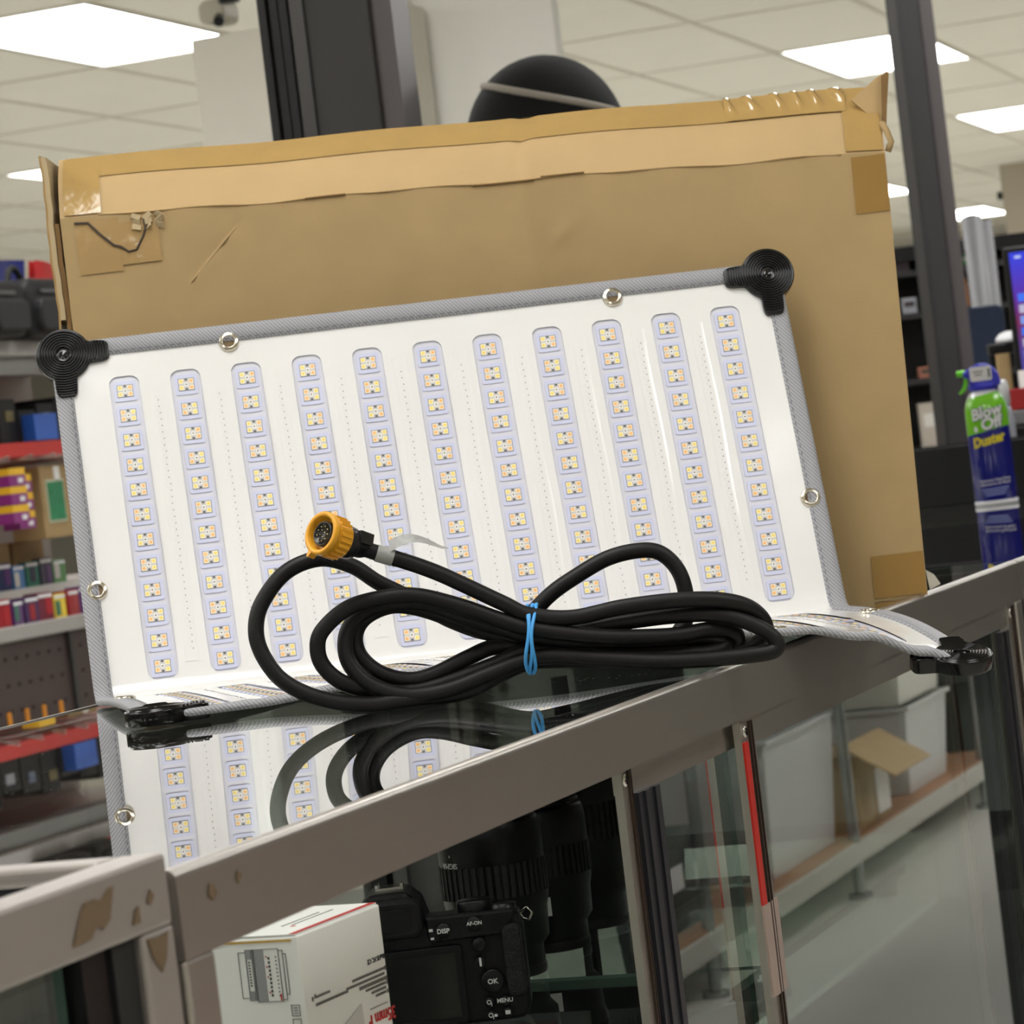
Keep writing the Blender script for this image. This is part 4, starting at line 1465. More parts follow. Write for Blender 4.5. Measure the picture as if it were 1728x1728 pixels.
def bin_thing(name, label, y, ln, d, h, m, x=1.30, z=.139, cat='bin', taper=.9):
    t = thing(name, label, cat, (x, y, z))
    b = MB()
    a, c = d * taper, ln * taper
    o = (d - a) / 2, (ln - c) / 2
    def ring(f, inset, zz):
        dx = d * (taper + (1 - taper) * f) / 2 - inset; dy = ln * (taper + (1 - taper) * f) / 2 - inset
        return [(d / 2 - dx, -dy, zz), (d / 2 + dx, -dy, zz), (d / 2 + dx, dy, zz), (d / 2 - dx, dy, zz)]
    V = ring(0, 0, 0) + ring(1, 0, h) + ring(1, .004, h) + ring(0, .004, .006)
    F = [(3, 2, 1, 0)] + [(k, (k + 1) % 4, 4 + (k + 1) % 4, 4 + k) for k in range(4)] + [(4 + k, 4 + (k + 1) % 4, 8 + (k + 1) % 4, 8 + k) for k in range(4)] + [(8 + k, 8 + (k + 1) % 4, 12 + (k + 1) % 4, 12 + k) for k in range(4)] + [(12, 13, 14, 15)]
    b.add(V, F)
    b.build('tub', m, t, bevel=.006)
    b = MB()
    R_ = ring(1, -.012, h) + ring(1, .001, h) + ring(1, .001, h + .012) + ring(1, -.012, h + .012)
    b.add(R_, [(4 * i + k, 4 * i + (k + 1) % 4, 4 * ((i + 1) % 4) + (k + 1) % 4, 4 * ((i + 1) % 4) + k)[::-1] for i in range(4) for k in range(4)])
    b.build('rim', m, t, bevel=.003)
    return t


TUB = mat('milky_plastic', (206, 206, 204), .35, var=.04)
bin_thing('storage_bin', 'big milky storage bin on the mirrored rack, nearest one', 7.10, .62, .36, .30, TUB)
bin_thing('storage_bin', 'white storage bin on the mirrored rack, lower of the stacked pair', 8.42, .50, .34, .22, TUB)
bin_thing('storage_bin', 'white storage bin on the mirrored rack, upper of the stacked pair', 8.42, .52, .34, .24, mat('cream_plastic', (222, 220, 208), .4), z=.374)
ob = thing('open_carton', 'small brown open carton with raised flap on the mirrored rack', 'carton', (1.29, 7.70, .139))
MB().box((.14, 0, .09), (.28, .34, .18)).build('carton_body', CARD, ob, bevel=.002)
MB().box((-.075, 0, 0), (.15, .40, .004), Matrix.Translation((.02, 0, .21)) @ Matrix.Rotation(radians(-32), 4, 'Y')).build('open_flap', mat('brown_cardboard_lit', (190, 160, 112)), ob)
MB().box((-.001, .09, .07), (.002, .13, .11)).build('white_label', WHITE, ob)
for k, y in enumerate((5.5, 6.15, 9.3, 9.8)):
    t = thing('storage_box', ('dark storage box with white label, nearest end of the mirrored rack', 'dark storage box with white label just before the big milky bin', 'dark storage box with orange label just past the stacked white bins', 'farthest dark storage box with orange label on the mirrored rack')[k], 'box', (1.32, y, .139))
    MB().box((.15, 0, .1), (.30, .36, .2)).build('box_body', BLACKM, t, bevel=.004)
    MB().box((-.001, 0, .11), (.002, .14, .05)).build('label', mat('orange_label', (214, 150, 50), .5) if k > 1 else WHITE, t)

tcab = thing('added_red_cabinet', 'unseen red cabinet added on the staff side to redden the left end of the counter rail', 'cabinet', (.98, 3.20, 0))  # added out of view to give the rail end its red reflection
MB().box((0, 0, .38), (.16, .12, .72)).build('cabinet_body', mat('red_enamel', (186, 40, 40), .4), tcab, bevel=.006)
for k in range(4):
    d_ = MB().box((-.083, 0, .12 + k * .17), (.006, .10, .15)).build('drawer', mat('red_enamel', (186, 40, 40)), tcab, bevel=.002)
    h_ = MB(); h_.cyl((-.098, -.04, .15 + k * .17), (-.098, .04, .15 + k * .17), .005, 8); h_.box((-.092, -.035, .15 + k * .17), (.014, .006, .006)); h_.box((-.092, .035, .15 + k * .17), (.014, .006, .006)); h_.build('handle', STEEL, d_)
for a_ in (-.06, .06):
    for c_ in (-.04, .04):
        w_ = MB(); w_.cyl((a_, c_ - .01, .01), (a_, c_ + .01, .01), .0099, 12); w_.build('caster', BLACK, tcab)

# ------------------------------------------------------------------ left background: wall gondola
gd = thing('wall_gondola', 'retail shelving unit with film and camera bags at the left edge', 'shelving', (-2.6, 6.1, 0))
PEG = mat('brown_perforated_steel', (74, 60, 58), .5, .2, var=.08)
MB().box2((-.50, -.85, 0), (-.46, .80, 1.72)).build('back_panel', mat('gondola_grey', (150, 146, 142), .6), gd)
MB().box2((-.04, -.85, .12), (-.02, .80, .884)).build('perforated_front', PEG, gd)
hb = MB()
for iz in range(13):
    for iy in range(34):
        if iy == 17: continue
        hb.box((-.0195, -.80 + iy * .0475, .20 + iz * .054), (.001, .012, .008))
ho = hb.build('peg_holes', mat('hole_red_shadow', (50, 34, 36), .8), gd); ho['kind'] = 'stuff'
MB().box2((-.022, -.004, .12), (-.012, .012, .884)).build('panel_seam', DGREY, gd)
MB().box2((-.46, -.85, .884), (0, .80, .915)).build('shelf', GREY, gd, bevel=.003)
MB().box2((-.46, -.85, .965), (-.10, .80, .985)).build('step_riser', mat('white_riser', (220, 216, 210), .5), gd)
MB().box2((-.46, -.85, 1.262), (.0, .80, 1.292)).build('price_rail', mat('red_shelf_rail', (196, 34, 32), .4), gd)
MB().box2((-.46, -.85, 1.472), (.02, .80, 1.505)).build('shelf', GREY, gd, bevel=.003)
MB().box2((-.05, -.85, 1.435), (.0, .80, 1.472)).build('shelf_apron', mat('apron_grey', (140, 138, 136), .5), gd)
MB().box2((-.1, -.85, .0), (0, .80, .12)).build('kick_plate', BLACKM, gd)
for k in range(5):
    MB().box((.0, -.40 + k * .075, .725), (.004, .012, .035)).build('price_tag', mat('orange_tag', (220, 140, 30), .5), gd)
for k in range(6):
    y = -.35 + k * .10
    h_ = MB(); h_.cyl((-.30, y, 1.245), (.03, y, 1.255), .0022, 6); h_.cyl((-.02, y, 1.253), (.03, y, 1.263), .0022, 6)
    h_.build('peg_hook', mat('hook_wire', (190, 188, 182), .3, .7), gd)
# cloth banners on top
for nm, lab, y0, y1, c in (('banner', 'red cloth banner over the left shelving', 6.365, 6.85, (196, 40, 44)), ('banner', 'blue cloth banner over the left shelving beside the red one', 5.28, 6.36, (32, 44, 120))):
    t = thing(nm, lab, 'banner', (-2.6, (y0 + y1) / 2, 1.505))
    b = MB(); b.smooth = True
    b.grid(lambda u, v: (-.16 + .02 * v + .012 * sin(u * 22), u, .02 + .175 * v + .004 * sin(u * 15)), vsteps(-(y1 - y0) / 2 + .003, (y1 - y0) / 2 - .003, .02), [0, .3, .6, 1])
    b.grid(lambda u, v: (-.175 + .02 * v + .012 * sin(u * 22), u, .0 + .195 * v + .004 * sin(u * 15)), vsteps(-(y1 - y0) / 2 + .003, (y1 - y0) / 2 - .003, .02), [0, .3, .6, 1], flip=True)
    b.build('cloth', mat('cloth_%s' % ('red' if c[0] > 100 else 'blue'), c, .6, var=.1), t)
    if c[0] < 100:
        b = MB(); b.smooth = True
        b.sphere((-.135, .485, .138), (.006, .012, .012)); b.sphere((-.138, .490, .112), (.006, .012, .012))
        b.build('white_snap', PW, t)


def camera_bag(y, w, h, label, strap):
    t = thing('camera_bag', label, 'bag', (-2.63, y, 1.505))
    b = MB(); b.rbox((0, 0, h / 2), (.20, w, h), .03, None, 0, 4)
    b.build('bag_body', mat('black_nylon', (17, 17, 19), .6, var=.2, vscale=30, bump=.4, bscale=300), t, bevel=.01)
    b = MB(); b.rbox((.105, 0, h * .38), (.03, w * .78, h * .55), .02, None, 0, 3); b.build('front_pocket', mat('charcoal_nylon', (24, 24, 26), .6, bump=.3, bscale=300), t, bevel=.006)
    b = MB(); b.box((.105, 0, h * .78), (.004, w * .42, .008)); b.build('logo_strip', mat('grey_woven_logo', (84, 84, 84), .6), t)
    if strap:
        b = MB(); b.smooth = True
        b.tube(spline([(.05, -w * .42, h * .96), (.05, -w * .36, h * 1.16), (.05, -w * .22, h * 1.2), (.05, -w * .05, h * .98)], 6), .007, 8)
        b.build('handle', BLACKM, t)
    return t


camera_bag(6.03, .18, .125, 'black camera bag with carry loop below the red banner', True)
camera_bag(5.84, .18, .118, 'black camera bag below the blue banner at the left edge', False)
# dark camera packs between red rail and grey shelf
for k in range(10):
    y = 5.55 + k * .085
    t = thing('boxed_accessory', 'dark accessory pack, %s from the left on the red-railed shelf' % ('first', 'second', 'third', 'fourth', 'fifth', 'sixth', 'seventh', 'eighth', 'ninth', 'tenth')[k], 'pack', (-2.68, y, 1.292), 0, 'accessory packs on the red-railed shelf')
    hh = .07 + .012 * (k % 3)
    b = MB(); b.box((0, 0, hh / 2), (.10, .078, hh)); b.build('pack_body', BLACKM, t, bevel=.002)
    b = MB(); b.box((.051, .006 * (k % 3 - 1), hh * .62), (.002, .026 + .008 * (k % 2), .022)); b.build('silver_panel', mat(('pack_silver', 'pack_steelblue', 'pack_olive')[k % 3], ((150, 156, 164), (96, 112, 140), (110, 96, 50))[k % 3], .35), t)
t = thing('blue_box', 'plain bright blue box above the red shelf rail', 'box', (-2.625, 6.085, 1.292))
MB().box((0, 0, .030), (.05, .10, .056)).build('box_body', mat('bright_blue_card', (44, 96, 190), .45), t, bevel=.001)
# hanging film packs: yellow over purple, three packs high, two columns
YEL = mat('yellow_film_card', (236, 186, 36), .4); PUR = mat('purple_film_card', (134, 36, 120), .4)
for ci, (y, z1) in enumerate(((5.893, 1.240), (5.972, 1.226))):
    for r in range(3):
        ph = .0385
        t = thing('film_pack', '%s yellow and purple film pack in the %s hanging stack' % (('top', 'middle', 'bottom')[r], ('left', 'right')[ci]), 'film box', (-2.60 - .03 * ci, y, z1 - (r + 1) * ph), 0, 'hanging film packs')
        b = MB(); b.box((0, 0, ph * .30), (.04, .070, ph * .58)); b.build('purple_half', PUR, t)
        b = MB(); b.box((0, 0, ph * .79), (.0405, .0705, ph * .38)); b.build('yellow_half', YEL, t)
        b = MB(); b.box((.0207, .012, ph * .30), (.001, .020, .010)); b.build('white_print', PW, t)
t = thing('cardboard_box', 'upright brown box with green picture label behind the film packs', 'box', (-2.66, 6.13, 1.085))
MB().box((0, 0, .077), (.08, .13, .155)).build('box_body', CARD, t, bevel=.002)
MB().box((.041, -.006, .078), (.002, .080, .092)).build('picture_border', mat('pale_print', (206, 206, 180), .5), t)
MB().box((.0425, -.006, .078), (.002, .070, .082)).build('green_picture', mat('green_print', (34, 130, 84), .5, var=.5, vscale=40), t)
MB().box((.041, .01, .137), (.002, .024, .03)).build('white_label', WHITE, t)
for k, (y, w, z0, h, c) in enumerate(((6.00, .16, .985, .10, (134, 108, 70)), (6.16, .14, .985, .098, (146, 116, 74)), (5.83, .15, .985, .11, (120, 114, 104)))):
    t = thing('cardboard_box', ('plain brown box under the film packs, left of its twin', 'plain brown box under the green-labelled box', 'grey-brown box low at the left edge under film')[k], 'box', (-2.80, y, z0))
    MB().box((0, 0, h / 2), (.16, w, h)).build('box_body', mat('kraft_%d' % k, c, .7, var=.08), t, bevel=.002)
    MB().box((0, 0, h + .0008), (.16, .03, .001)).build('tape', TAPE, t)
cols = [(30, 46, 92), (176, 40, 50), (70, 40, 90), (60, 120, 180), (210, 206, 200), (120, 40, 60), (30, 110, 90), (200, 120, 130), (240, 210, 60), (50, 40, 70), (190, 200, 210), (160, 30, 40), (96, 150, 90), (220, 218, 214), (90, 50, 110)]
ordn = ('first', 'second', 'third', 'fourth', 'fifth', 'sixth', 'seventh', 'eighth', 'ninth', 'tenth')
for r, (z, x) in enumerate(((.985, -2.72), (.915, -2.63))):
    for k in range(10):
        y = 5.70 + k * .062
        c1 = cols[(k * 3 + r * 5) % 15]; c2 = cols[(k * 5 + r * 2 + 4) % 15]
        t = thing('film_box', '%s small colourful film box from the left on the %s row' % (ordn[k], ('upper', 'lower')[r]), 'film box', (x, y, z), radians(random.uniform(-8, 8)), '%s row of film boxes' % ('upper', 'lower')[r])
        h = .050 + .004 * (k % 3)
        b = MB(); b.box((0, 0, h / 2), (.036, .054, h)); b.build('film_carton', mat('film_%d' % ((k * 3 + r * 5) % 15), c1, .4), t)
        b = MB(); b.box((.0185, .012 * (k % 3 - 1), h * (.4 + .1 * (k % 2))), (.001, .022, h * .62)); b.build('printed_panel', mat('film_%d' % ((k * 5 + r * 2 + 4) % 15), c2, .4), t)
        b = MB(); b.box((.0185, 0, h * .88), (.0012, .050, h * .12)); b.build('printed_band', PW, t)

# ------------------------------------------------------------------ partition, column, posts
pt = thing('white_partition', 'white partition board left of the dark post, below the ceiling', 'partition', (-2.485, 7.45, 0))
MB().box2((-.297, 0, 0), (.297, .12, 2.293)).build('board', mat('partition_white', (222, 217, 205), .7, var=.02), pt, bevel=.004)
MB().box2((-.30, -.004, 0), (.30, .004, .1)).build('skirting', GREY, pt)
cl = thing('white_column', 'square white column rising behind the person, right of the dark post', 'column', (-2.03, 7.60, 0))
MB().box2((-.20, 0, 0), (.172, .05, CZ)).build('column_shaft', mat('column_white', (238, 236, 228), .6, var=.02), cl, bevel=.006)
MB().box2((-.30, .012, 0), (-.205, .05, CZ)).build('side_pilaster', mat('column_white', (238, 236, 228)), cl, bevel=.02)
MB().box2((-.20, -.01, 0), (.172, 0.0, .12)).build('skirting', GREY, cl)


def gate_post(loc, label, w, d, rot, track=True):
    t = thing('metal_post', label, 'post', loc, rot)
    MB().box2((-w / 2, 0, 0), (w / 2, d, CZ)).build('post_shaft', DGREY, t, bevel=.004)
    b = MB()
    for k in range(3 if track else 0):
        b.box2((-w / 2 - .045 + (0 if track else .022) + k * .015, .006 + .006 * (k % 2), 0), (-w / 2 - .034 + (0 if track else .022) + k * .015, d * .8, CZ))
    if track: b.build('track_channel', mat('track_black', (26, 25, 25), .4, .3), t)
    MB().box2((-w / 2 + .004, -.006, 0), (-w / 2 + .022, 0, CZ)).build('edge_strip', mat('edge_strip_grey', (76, 74, 74), .3, .5), t)
    MB().box2((w / 2 - .002, .01, 0), (w / 2 + .028, d * .9, CZ)).build('side_cheek', mat('side_cheek_grey', (92, 86, 88), .35, .4), t)
    return t


gate_post((-.99, 3.985, 0), 'wide dark metal post rising behind the left half of the carton', .112, .11, radians(6))
gate_post((-.825, 6.86, 0), 'dark metal post rising right of the carton to the ceiling', .072, .09, radians(12), False)
# ceiling fittings upper left
t = thing('security_camera', 'small beige security camera hanging at upper left by the lit panel', 'camera', (-2.73, 7.53, 2.33))
b = MB(); b.rbox((0, 0, .03), (.07, .10, .06), .02, None, 1, 4); b.build('housing', mat('beige_plastic', (186, 180, 164), .5), t, bevel=.006)
b = MB(); b.cyl((.02, -.045, .01), (.03, -.075, -.003), .014, 14); b.build('lens_barrel', BLACK, t)
b = MB(); b.cyl((0, 0, .05), (0, 0, CZ - 2.33), .012, 12); b.build('drop_rod', mat('beige_plastic', (186, 180, 164)), t)
t = thing('track_spotlight', 'small black spotlight hanging beside the dark post at top', 'light', (-2.64, 7.40, 2.36))
b = MB(); b.smooth = True; b.lathe([(.026, 0), (.028, .004), (.028, .07), (.015, .09)], 20); b.build('lamp_can', BLACK, t)
b = MB(); b.cyl((0, 0, .085), (0, 0, CZ - 2.36), .008, 10); b.build('drop_rod', BLACK, t)
pr_ = thing('beige_column', 'beige square column at the right edge above the monitor', 'column', (-3.11, 20.95, 0))
MB().box2((-.185, 0, 0), (.80, .6, CZ)).build('column_shaft', mat('column_beige', (176, 166, 150), .7, var=.02), pr_, bevel=.004)
b = MB(); b.box((-.200, .02, 2.48), (.030, .06, .05)); b.build('wall_fitting', BLACK, pr_)

# ------------------------------------------------------------------ service desk and its things (right edge)
dk = thing('service_desk', 'dark service desk behind the far counter at the right edge', 'desk', (-.05, 6.2, 0))
MB().box2((-.62, -.65, 0), (.60, .62, .93)).build('desk_body', BLACKM, dk)
MB().box2((-.64, -.67, .93), (.62, .64, .96)).build('desk_top', mat('desk_top_grey', (70, 70, 72), .4), dk, bevel=.003)
mn = thing('computer_monitor', 'computer monitor with blue and purple screen at the right edge', 'monitor', (-.543, 6.18, .96), radians(8))
MB().box2((0, 0, .148), (.54, .03, .468)).build('monitor_case', BLACK, mn, bevel=.004)
ms = bpy.data.materials.new('screen_picture'); ms.use_nodes = True
nt = ms.node_tree; bs = nt.nodes['Principled BSDF']; bs.inputs['Base Color'].default_value = (0.02, .02, .02, 1); bs.inputs['Roughness'].default_value = .15
tc = nt.nodes.new('ShaderNodeTexCoord'); sp = nt.nodes.new('ShaderNodeSeparateXYZ'); nt.links.new(tc.outputs['Object'], sp.inputs[0])
mr = nt.nodes.new('ShaderNodeMapRange'); mr.inputs['From Min'].default_value = .16; mr.inputs['From Max'].default_value = .455
nt.links.new(sp.outputs['Z'], mr.inputs[0])
cr = nt.nodes.new('ShaderNodeValToRGB'); nt.links.new(mr.outputs[0], cr.inputs[0])
e = cr.color_ramp.elements; e[0].position = 0; e[0].color = (*lin((60, 70, 150)), 1); e[1].position = 1; e[1].color = (*lin((40, 60, 230)), 1)
for p_, c_ in ((.35, (80, 60, 150)), (.55, (120, 30, 80)), (.72, (90, 40, 170))):
    q_ = e.new(p_); q_.color = (*lin(c_), 1)
nt.links.new(cr.outputs[0], bs.inputs['Emission Color']); bs.inputs['Emission Strength'].default_value = .9
MB().box2((.012, -.0010, .160), (.528, 0.0, .456)).build('screen', ms, mn)


def emit(name, c, s=.9):
    return mat(name, (10, 10, 10), .3, emis=c, estr=s)


b = MB()
b.mat = 0; b.box2((.075, -.002, .20), (.50, -.0012, .42))
b.mat = 1; b.box2((.075, -.0023, .40), (.50, -.0018, .42))
b.mat = 2; b.box2((.080, -.0026, .407), (.086, -.0020, .413)); b.mat = 3; b.box2((.089, -.0026, .407), (.095, -.002, .413)); b.mat = 4; b.box2((.098, -.0026, .407), (.104, -.0020, .413))
for k in range(8):
    b.mat = 5 + k % 3; b.box2((.020, -.002, .36 - k * .022), (.036, -.0012, .376 - k * .022))
for k in range(5):
    b.mat = 0; b.box2((.022 + k * .022, -.002, .444), (.034 + k * .022, -.0012, .449))
b.build('screen_windows', [emit('win_pale', (200, 215, 250)), emit('win_dark', (26, 26, 40), .6), emit('dot_red', (240, 70, 60)), emit('dot_amber', (240, 190, 50)), emit('dot_green', (60, 200, 70)), emit('icon_blue', (60, 120, 250)), emit('icon_grey', (190, 190, 215)), emit('icon_teal', (130, 160, 240))], mn)
MB().box2((.20, .03, .0), (.34, .05, .30)).build('stand_neck', GREY, mn)
MB().box2((.17, -.05, 0), (.37, .12, .008)).build('stand_foot', GREY, mn)
t = thing('spray_bottle', 'white spray bottle partly behind the duster can', 'bottle', (-.49, 5.76, .96))
b = MB(); b.smooth = True; b.lathe([(.013, 0), (.014, .004), (.014, .13), (.011, .155), (.008, .165)], 24); b.build('bottle_body', mat('white_bottle', (150, 152, 158), .35), t)
b = MB(); b.smooth = True; b.lathe([(.008, .165), (.010, .168), (.010, .190), (.008, .205), (.005, .212)], 20); b.build('nozzle', mat('clear_nozzle', (190, 190, 190), .3), t)
t = thing('red_box', 'red box lying on black printer near the right edge', 'box', (-.50, 6.05, 1.113), radians(12))
MB().box((0, 0, .02), (.10, .08, .04)).build('box_body', mat('dark_red_card2', (150, 14, 20), .45), t, bevel=.002)
t = thing('label_printer', 'black label printer with grey tray at the right edge of the desk', 'printer', (-.49, 6.06, .96), radians(12))
MB().box((0, 0, .062), (.14, .14, .124)).build('printer_body', BLACK, t, bevel=.006)
MB().box((0, 0, .138), (.13, .13, .026)).build('grey_tray', mat('printer_grey', (110, 108, 110), .4), t, bevel=.003)
MB().box((-.03, -.0705, .075), (.006, .002, .006)).build('status_lamp', PW, t)
t = thing('white_tag', 'white card tag standing behind the red box', 'tag', (-.515, 6.13, 1.113), radians(12))
MB().box((0, 0, .037), (.03, .003, .074)).build('card', WHITE, t)
t = thing('cardboard_tube', 'brown cardboard strip standing between can and monitor', 'tube', (-.585, 6.28, .96), radians(12))
b = MB(); b.rbox((0, 0, .133), (.028, .02, .266), .004); b.build('tube_wall', CARD, t)
t = thing('card_reader', 'black card reader stand with a white dome near the monitor', 'stand', (-.60, 6.38, .96), radians(15))
MB().box((0, 0, .278), (.064, .05, .022)).build('reader_head', BLACK, t, bevel=.004)
b = MB(); b.cyl((-.02, 0, 0), (-.024, 0, .268), .008, 12); b.build('stalk', BLACK, t)
b = MB(); b.smooth = True; b.lathe([(.028, .289), (.026, .298), (.018, .307), (.006, .311)], 24, Matrix.Translation((.012, 0, 0))); b.build('white_dome', mat('white_dome', (222, 222, 224), .4), t)
t = thing('chair_back', 'dark blue padded chair back behind the duster can', 'chair', (-1.05, 8.44, 0), radians(14))
b = MB(); b.rbox((0, 0, 1.14), (.125, .05, .50), .02, None, 1, 4); b.build('backrest', mat('navy_fabric', (40, 52, 78), .8, var=.15, vscale=30), t, bevel=.008)
b = MB(); b.cyl((0, .03, 0), (0, .03, 1.0), .02, 12); b.cyl((0, .03, 0), (0, .03, .02), .20, 20); b.build('pedestal', DGREY, t)
b = MB(); b.rbox((0, -.18, .62), (.40, .38, .06), .03); b.build('seat', mat('navy_fabric', (40, 52, 78)), t, bevel=.01)
t = thing('beige_stand', 'pale beige upright board right of the dark post', 'stand', (-1.283, 9.20, 0), radians(14))
MB().box((0, 0, .66), (.050, .05, 1.32)).build('board', mat('beige_board', (158, 148, 134), .7), t)
MB().box((0, 0, .02), (.2, .2, .04)).build('foot', mat('beige_board', (158, 148, 134)), t)

# far shelves at the right
fs = thing('far_shelving', 'far dark shelving seen between the carton and the right edge', 'shelving', (-1.44, 10.1, 0), radians(18))
DK = mat('far_shelf_black', (30, 29, 30), .6)
MB().box2((-.45, .30, 0), (.55, .33, 1.66)).build('back_panel', DK, fs)
for x in (-.45, .53): MB().box2((x, 0, 0), (x + .02, .30, 1.66)).build('side_panel', DK, fs)
MB().box2((-.45, -.01, 1.615), (.55, .30, 1.66)).build('header', BLACK, fs)
for z in (.30, .65, 1.0, 1.22, 1.43, 1.565): MB().box2((-.43, 0, z), (.53, .30, z + .018)).build('shelf', DK, fs)
far_items = [('pack', 'green hanging pack on the far shelf right of the post', .035, 1.583, .036, .028, (40, 150, 50)), ('pack', 'yellow pack beside the green one on the far shelf', .076, 1.583, .030, .024, (220, 180, 40)),
             ('pack', 'orange pack on the far shelf right of the post', .02, 1.448, .024, .090, (190, 120, 50)), ('pack', 'pale pack on the far shelf beside the orange one', .052, 1.448, .026, .07, (170, 160, 150)),
             ('pack', 'silver camera pack on the far shelf just right of carton', -.155, 1.448, .045, .05, (150, 152, 160)), ('pack', 'pale mauve pack high on far shelf right of carton', -.165, 1.583, .045, .03, (96, 84, 92)),
             ('pack', 'reddish brown pack on far shelf right of carton', -.135, 1.448, .0, .0, (170, 110, 90)),
             ('pack', 'white paper stack low on far shelf right of carton', -.12, 1.018, .09, .14, (190, 180, 168))]
for (nm, lab, x, z, w, h, c) in far_items:
    if w == 0: x, w, h, z = -.125, .05, .035, 1.238; lab = 'reddish brown pack on the far shelf right of the carton'
    t = thing('product_pack', lab, nm, fs.matrix_basis @ Vector((x, .06, z)), radians(18))
    MB().box((0, 0, h / 2), (w, .06, h)).build('pack_body', mat('far_%d_%d_%d' % c, c, .5), t)
    MB().box((0, -.031, h * .6), (w * .7, .002, h * .3)).build('print', mat('far_print_%d' % (c[0] % 3), ((60, 50, 50), (220, 216, 210), (40, 60, 50))[c[0] % 3], .5), t)
for k, (x, y, r, z1, lab) in enumerate(((-1.272, 9.60, .030, 1.70, 'thick grey backdrop roll standing at the far right'), (-1.258, 9.75, .018, 1.69, 'thin grey backdrop roll beside the thick one'))):
    t = thing('backdrop_roll', lab, 'roll', (x, y, 0))
    b = MB(); b.smooth = True; b.lathe([(r, 0), (r, z1)], 24); b.build('paper_roll', mat('grey_roll', (112, 112, 115), .5), t)
    b = MB(); b.lathe([(r * .4, z1 - .001), (r * .6, z1 + .004)], 16); b.build('core', CARD_IN, t)

# ------------------------------------------------------------------ the person behind the carton
ps = thing('person', 'person in a black knit cap with a pale stripe, behind the carton', 'person', (-.853, 4.52, .018), radians(108))
# local +y is where the person faces
SKIN = mat('skin', (150, 108, 84), .55); JKT = mat('black_jacket', (22, 22, 24), .8, var=.2, vscale=40)
JNS = mat('dark_jeans', (34, 38, 50), .8, var=.2, vscale=60)
me = bpy.data.meshes.new('body')
J = [((0, 0, .92), .15), ((0, 0, 1.06), .135), ((0, .005, 1.22), .155), ((0, 0, 1.36), .15), ((0, -.005, 1.445), .075), ((0, .005, 1.50), .058), ((0, .02, 1.56), .075), ((0, .025, 1.63), .088),
     ((.17, 0, 1.385), .068), ((.215, .01, 1.12), .048), ((.20, .13, .90), .036), ((-.17, 0, 1.385), .068), ((-.215, .01, 1.12), .048), ((-.20, .13, .90), .036),
     ((.095, 0, .84), .092), ((.10, .015, .48), .062), ((.10, -.01, .10), .045), ((.105, .12, .045), .040), ((-.095, 0, .84), .092), ((-.10, .015, .48), .062), ((-.10, -.01, .10), .045), ((-.105, .12, .045), .040)]
E_ = [(0, 1), (1, 2), (2, 3), (3, 4), (4, 5), (5, 6), (6, 7), (3, 8), (8, 9), (9, 10), (3, 11), (11, 12), (12, 13), (0, 14), (14, 15), (15, 16), (16, 17), (0, 18), (18, 19), (19, 20), (20, 21)]
me.from_pydata([j[0] for j in J], E_, [])
body = bpy.data.objects.new('body', me); COL.objects.link(body); body.parent = ps
sk = body.modifiers.new('skin', 'SKIN'); sk.use_smooth_shade = True
for i, j in enumerate(J):
    me.skin_vertices[0].data[i].radius = (j[1], j[1] * (.72 if i in (0, 1, 2, 3) else 1))
me.skin_vertices[0].data[0].use_root = True
sb = body.modifiers.new('sub', 'SUBSURF'); sb.levels = 2; sb.render_levels = 2
dg = bpy.context.evaluated_depsgraph_get(); dg.update()
nm_ = bpy.data.meshes.new_from_object(body.evaluated_get(dg))
body.modifiers.clear(); body.data = nm_; nm_.name = 'body'
nm_.materials.clear()
for m_ in (SKIN, JKT, JNS, BLACKM): nm_.materials.append(m_)
for p in nm_.polygons:
    c = p.center
    p.material_index = 3 if c.z < .09 else 2 if c.z < .90 and abs(c.x) < .19 and not (c.y > .1 and c.z > .5) else 1 if c.z < 1.455 and not (abs(c.x) > .14 and c.z < .94) else 0
    p.use_smooth = True
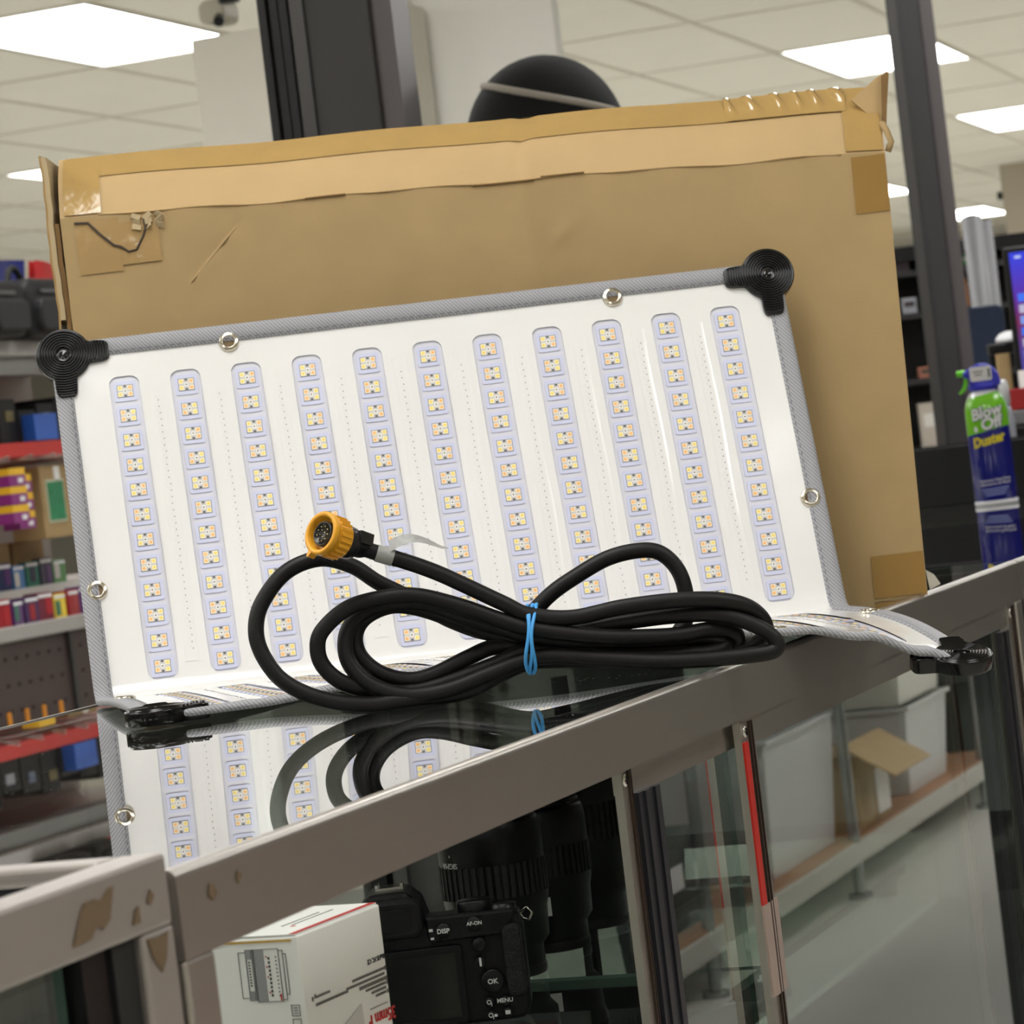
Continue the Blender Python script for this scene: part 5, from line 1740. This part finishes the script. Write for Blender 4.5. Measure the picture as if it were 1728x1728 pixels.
# head: face features
hd = MB(); hd.smooth = True
hd.sphere((0, .03, 1.585), (.076, .098, .118), None, 28, 20)
hd.build('head', SKIN, ps)
b = MB(); b.smooth = True
b.sphere((0, .130, 1.57), (.014, .020, .022)); b.sphere((.078, .02, 1.575), (.012, .020, .032)); b.sphere((-.078, .02, 1.575), (.012, .02, .032))
b.build('nose_and_ears', SKIN, ps)
b = MB(); b.smooth = True
for s_ in (-1, 1): b.sphere((s_ * .032, .112, 1.592), (.012, .008, .008))
b.build('eyes', mat('eye_dark', (40, 30, 26), .2), ps)
b = MB(); b.smooth = True; b.sphere((0, .112, 1.525), (.024, .010, .007)); b.build('mouth', mat('lips', (140, 80, 74), .5), ps)
for s_ in (-1, 1):
    b = MB(); b.smooth = True
    b.sphere((s_ * .20, .155, .868), (.020, .028, .040))
    for k in range(4):
        b.tube([(s_ * .20 + (k - 1.5) * .009, .172 - abs(k - 1.5) * .002, .845), (s_ * .20 + (k - 1.5) * .0095, .186, .815), (s_ * .20 + (k - 1.5) * .0095, .182, .785 + .006 * abs(k - 1.5))], [.0085, .008, .0065], 8)
    b.tube([(s_ * .184, .165, .872), (s_ * .172, .185, .85), (s_ * .170, .192, .828)], [.010, .009, .007], 8)
    b.build('hand', SKIN, ps)
KNIT = mat('black_knit', (13, 13, 14), .9, var=.3, vscale=120, bump=.5, bscale=350)
cp_ = MB(); cp_.smooth = True
HC = (0, .030, 1.575)
rows_ = 14
V = []; F = []; sg = 40
for i in range(rows_ + 1):
    ph = pi / 2 * i / rows_ * 1.10
    for k in range(sg):
        t = 2 * pi * k / sg
        rr = 1 + .006 * (k % 2)
        V.append((HC[0] + .106 * sin(ph) * cos(t) * rr, HC[1] + .120 * sin(ph) * sin(t) * rr, HC[2] + .130 * cos(ph)))
for i in range(rows_):
    for k in range(sg):
        F.append((i * sg + k, (i + 1) * sg + k, (i + 1) * sg + (k + 1) % sg, i * sg + (k + 1) % sg))
cp_.add(V, F)
kc = cp_.build('knit_cap', KNIT, ps)
b = MB(); b.smooth = True
ring = []
for k in range(48):
    t = 2 * pi * k / 48
    ph_z = .060 + .034 * sin(t)      # tilted stripe round the cap
    s_ = sqrt(max(0.02, 1 - (ph_z / .130) ** 2))
    ring.append((HC[0] + .1075 * s_ * cos(t), HC[1] + .1215 * s_ * sin(t), HC[2] + ph_z))
b.tube(ring, .0055, 8, closed=True)
b.build('pale_stripe', mat('pale_grey_yarn', (168, 160, 150), .8), kc)
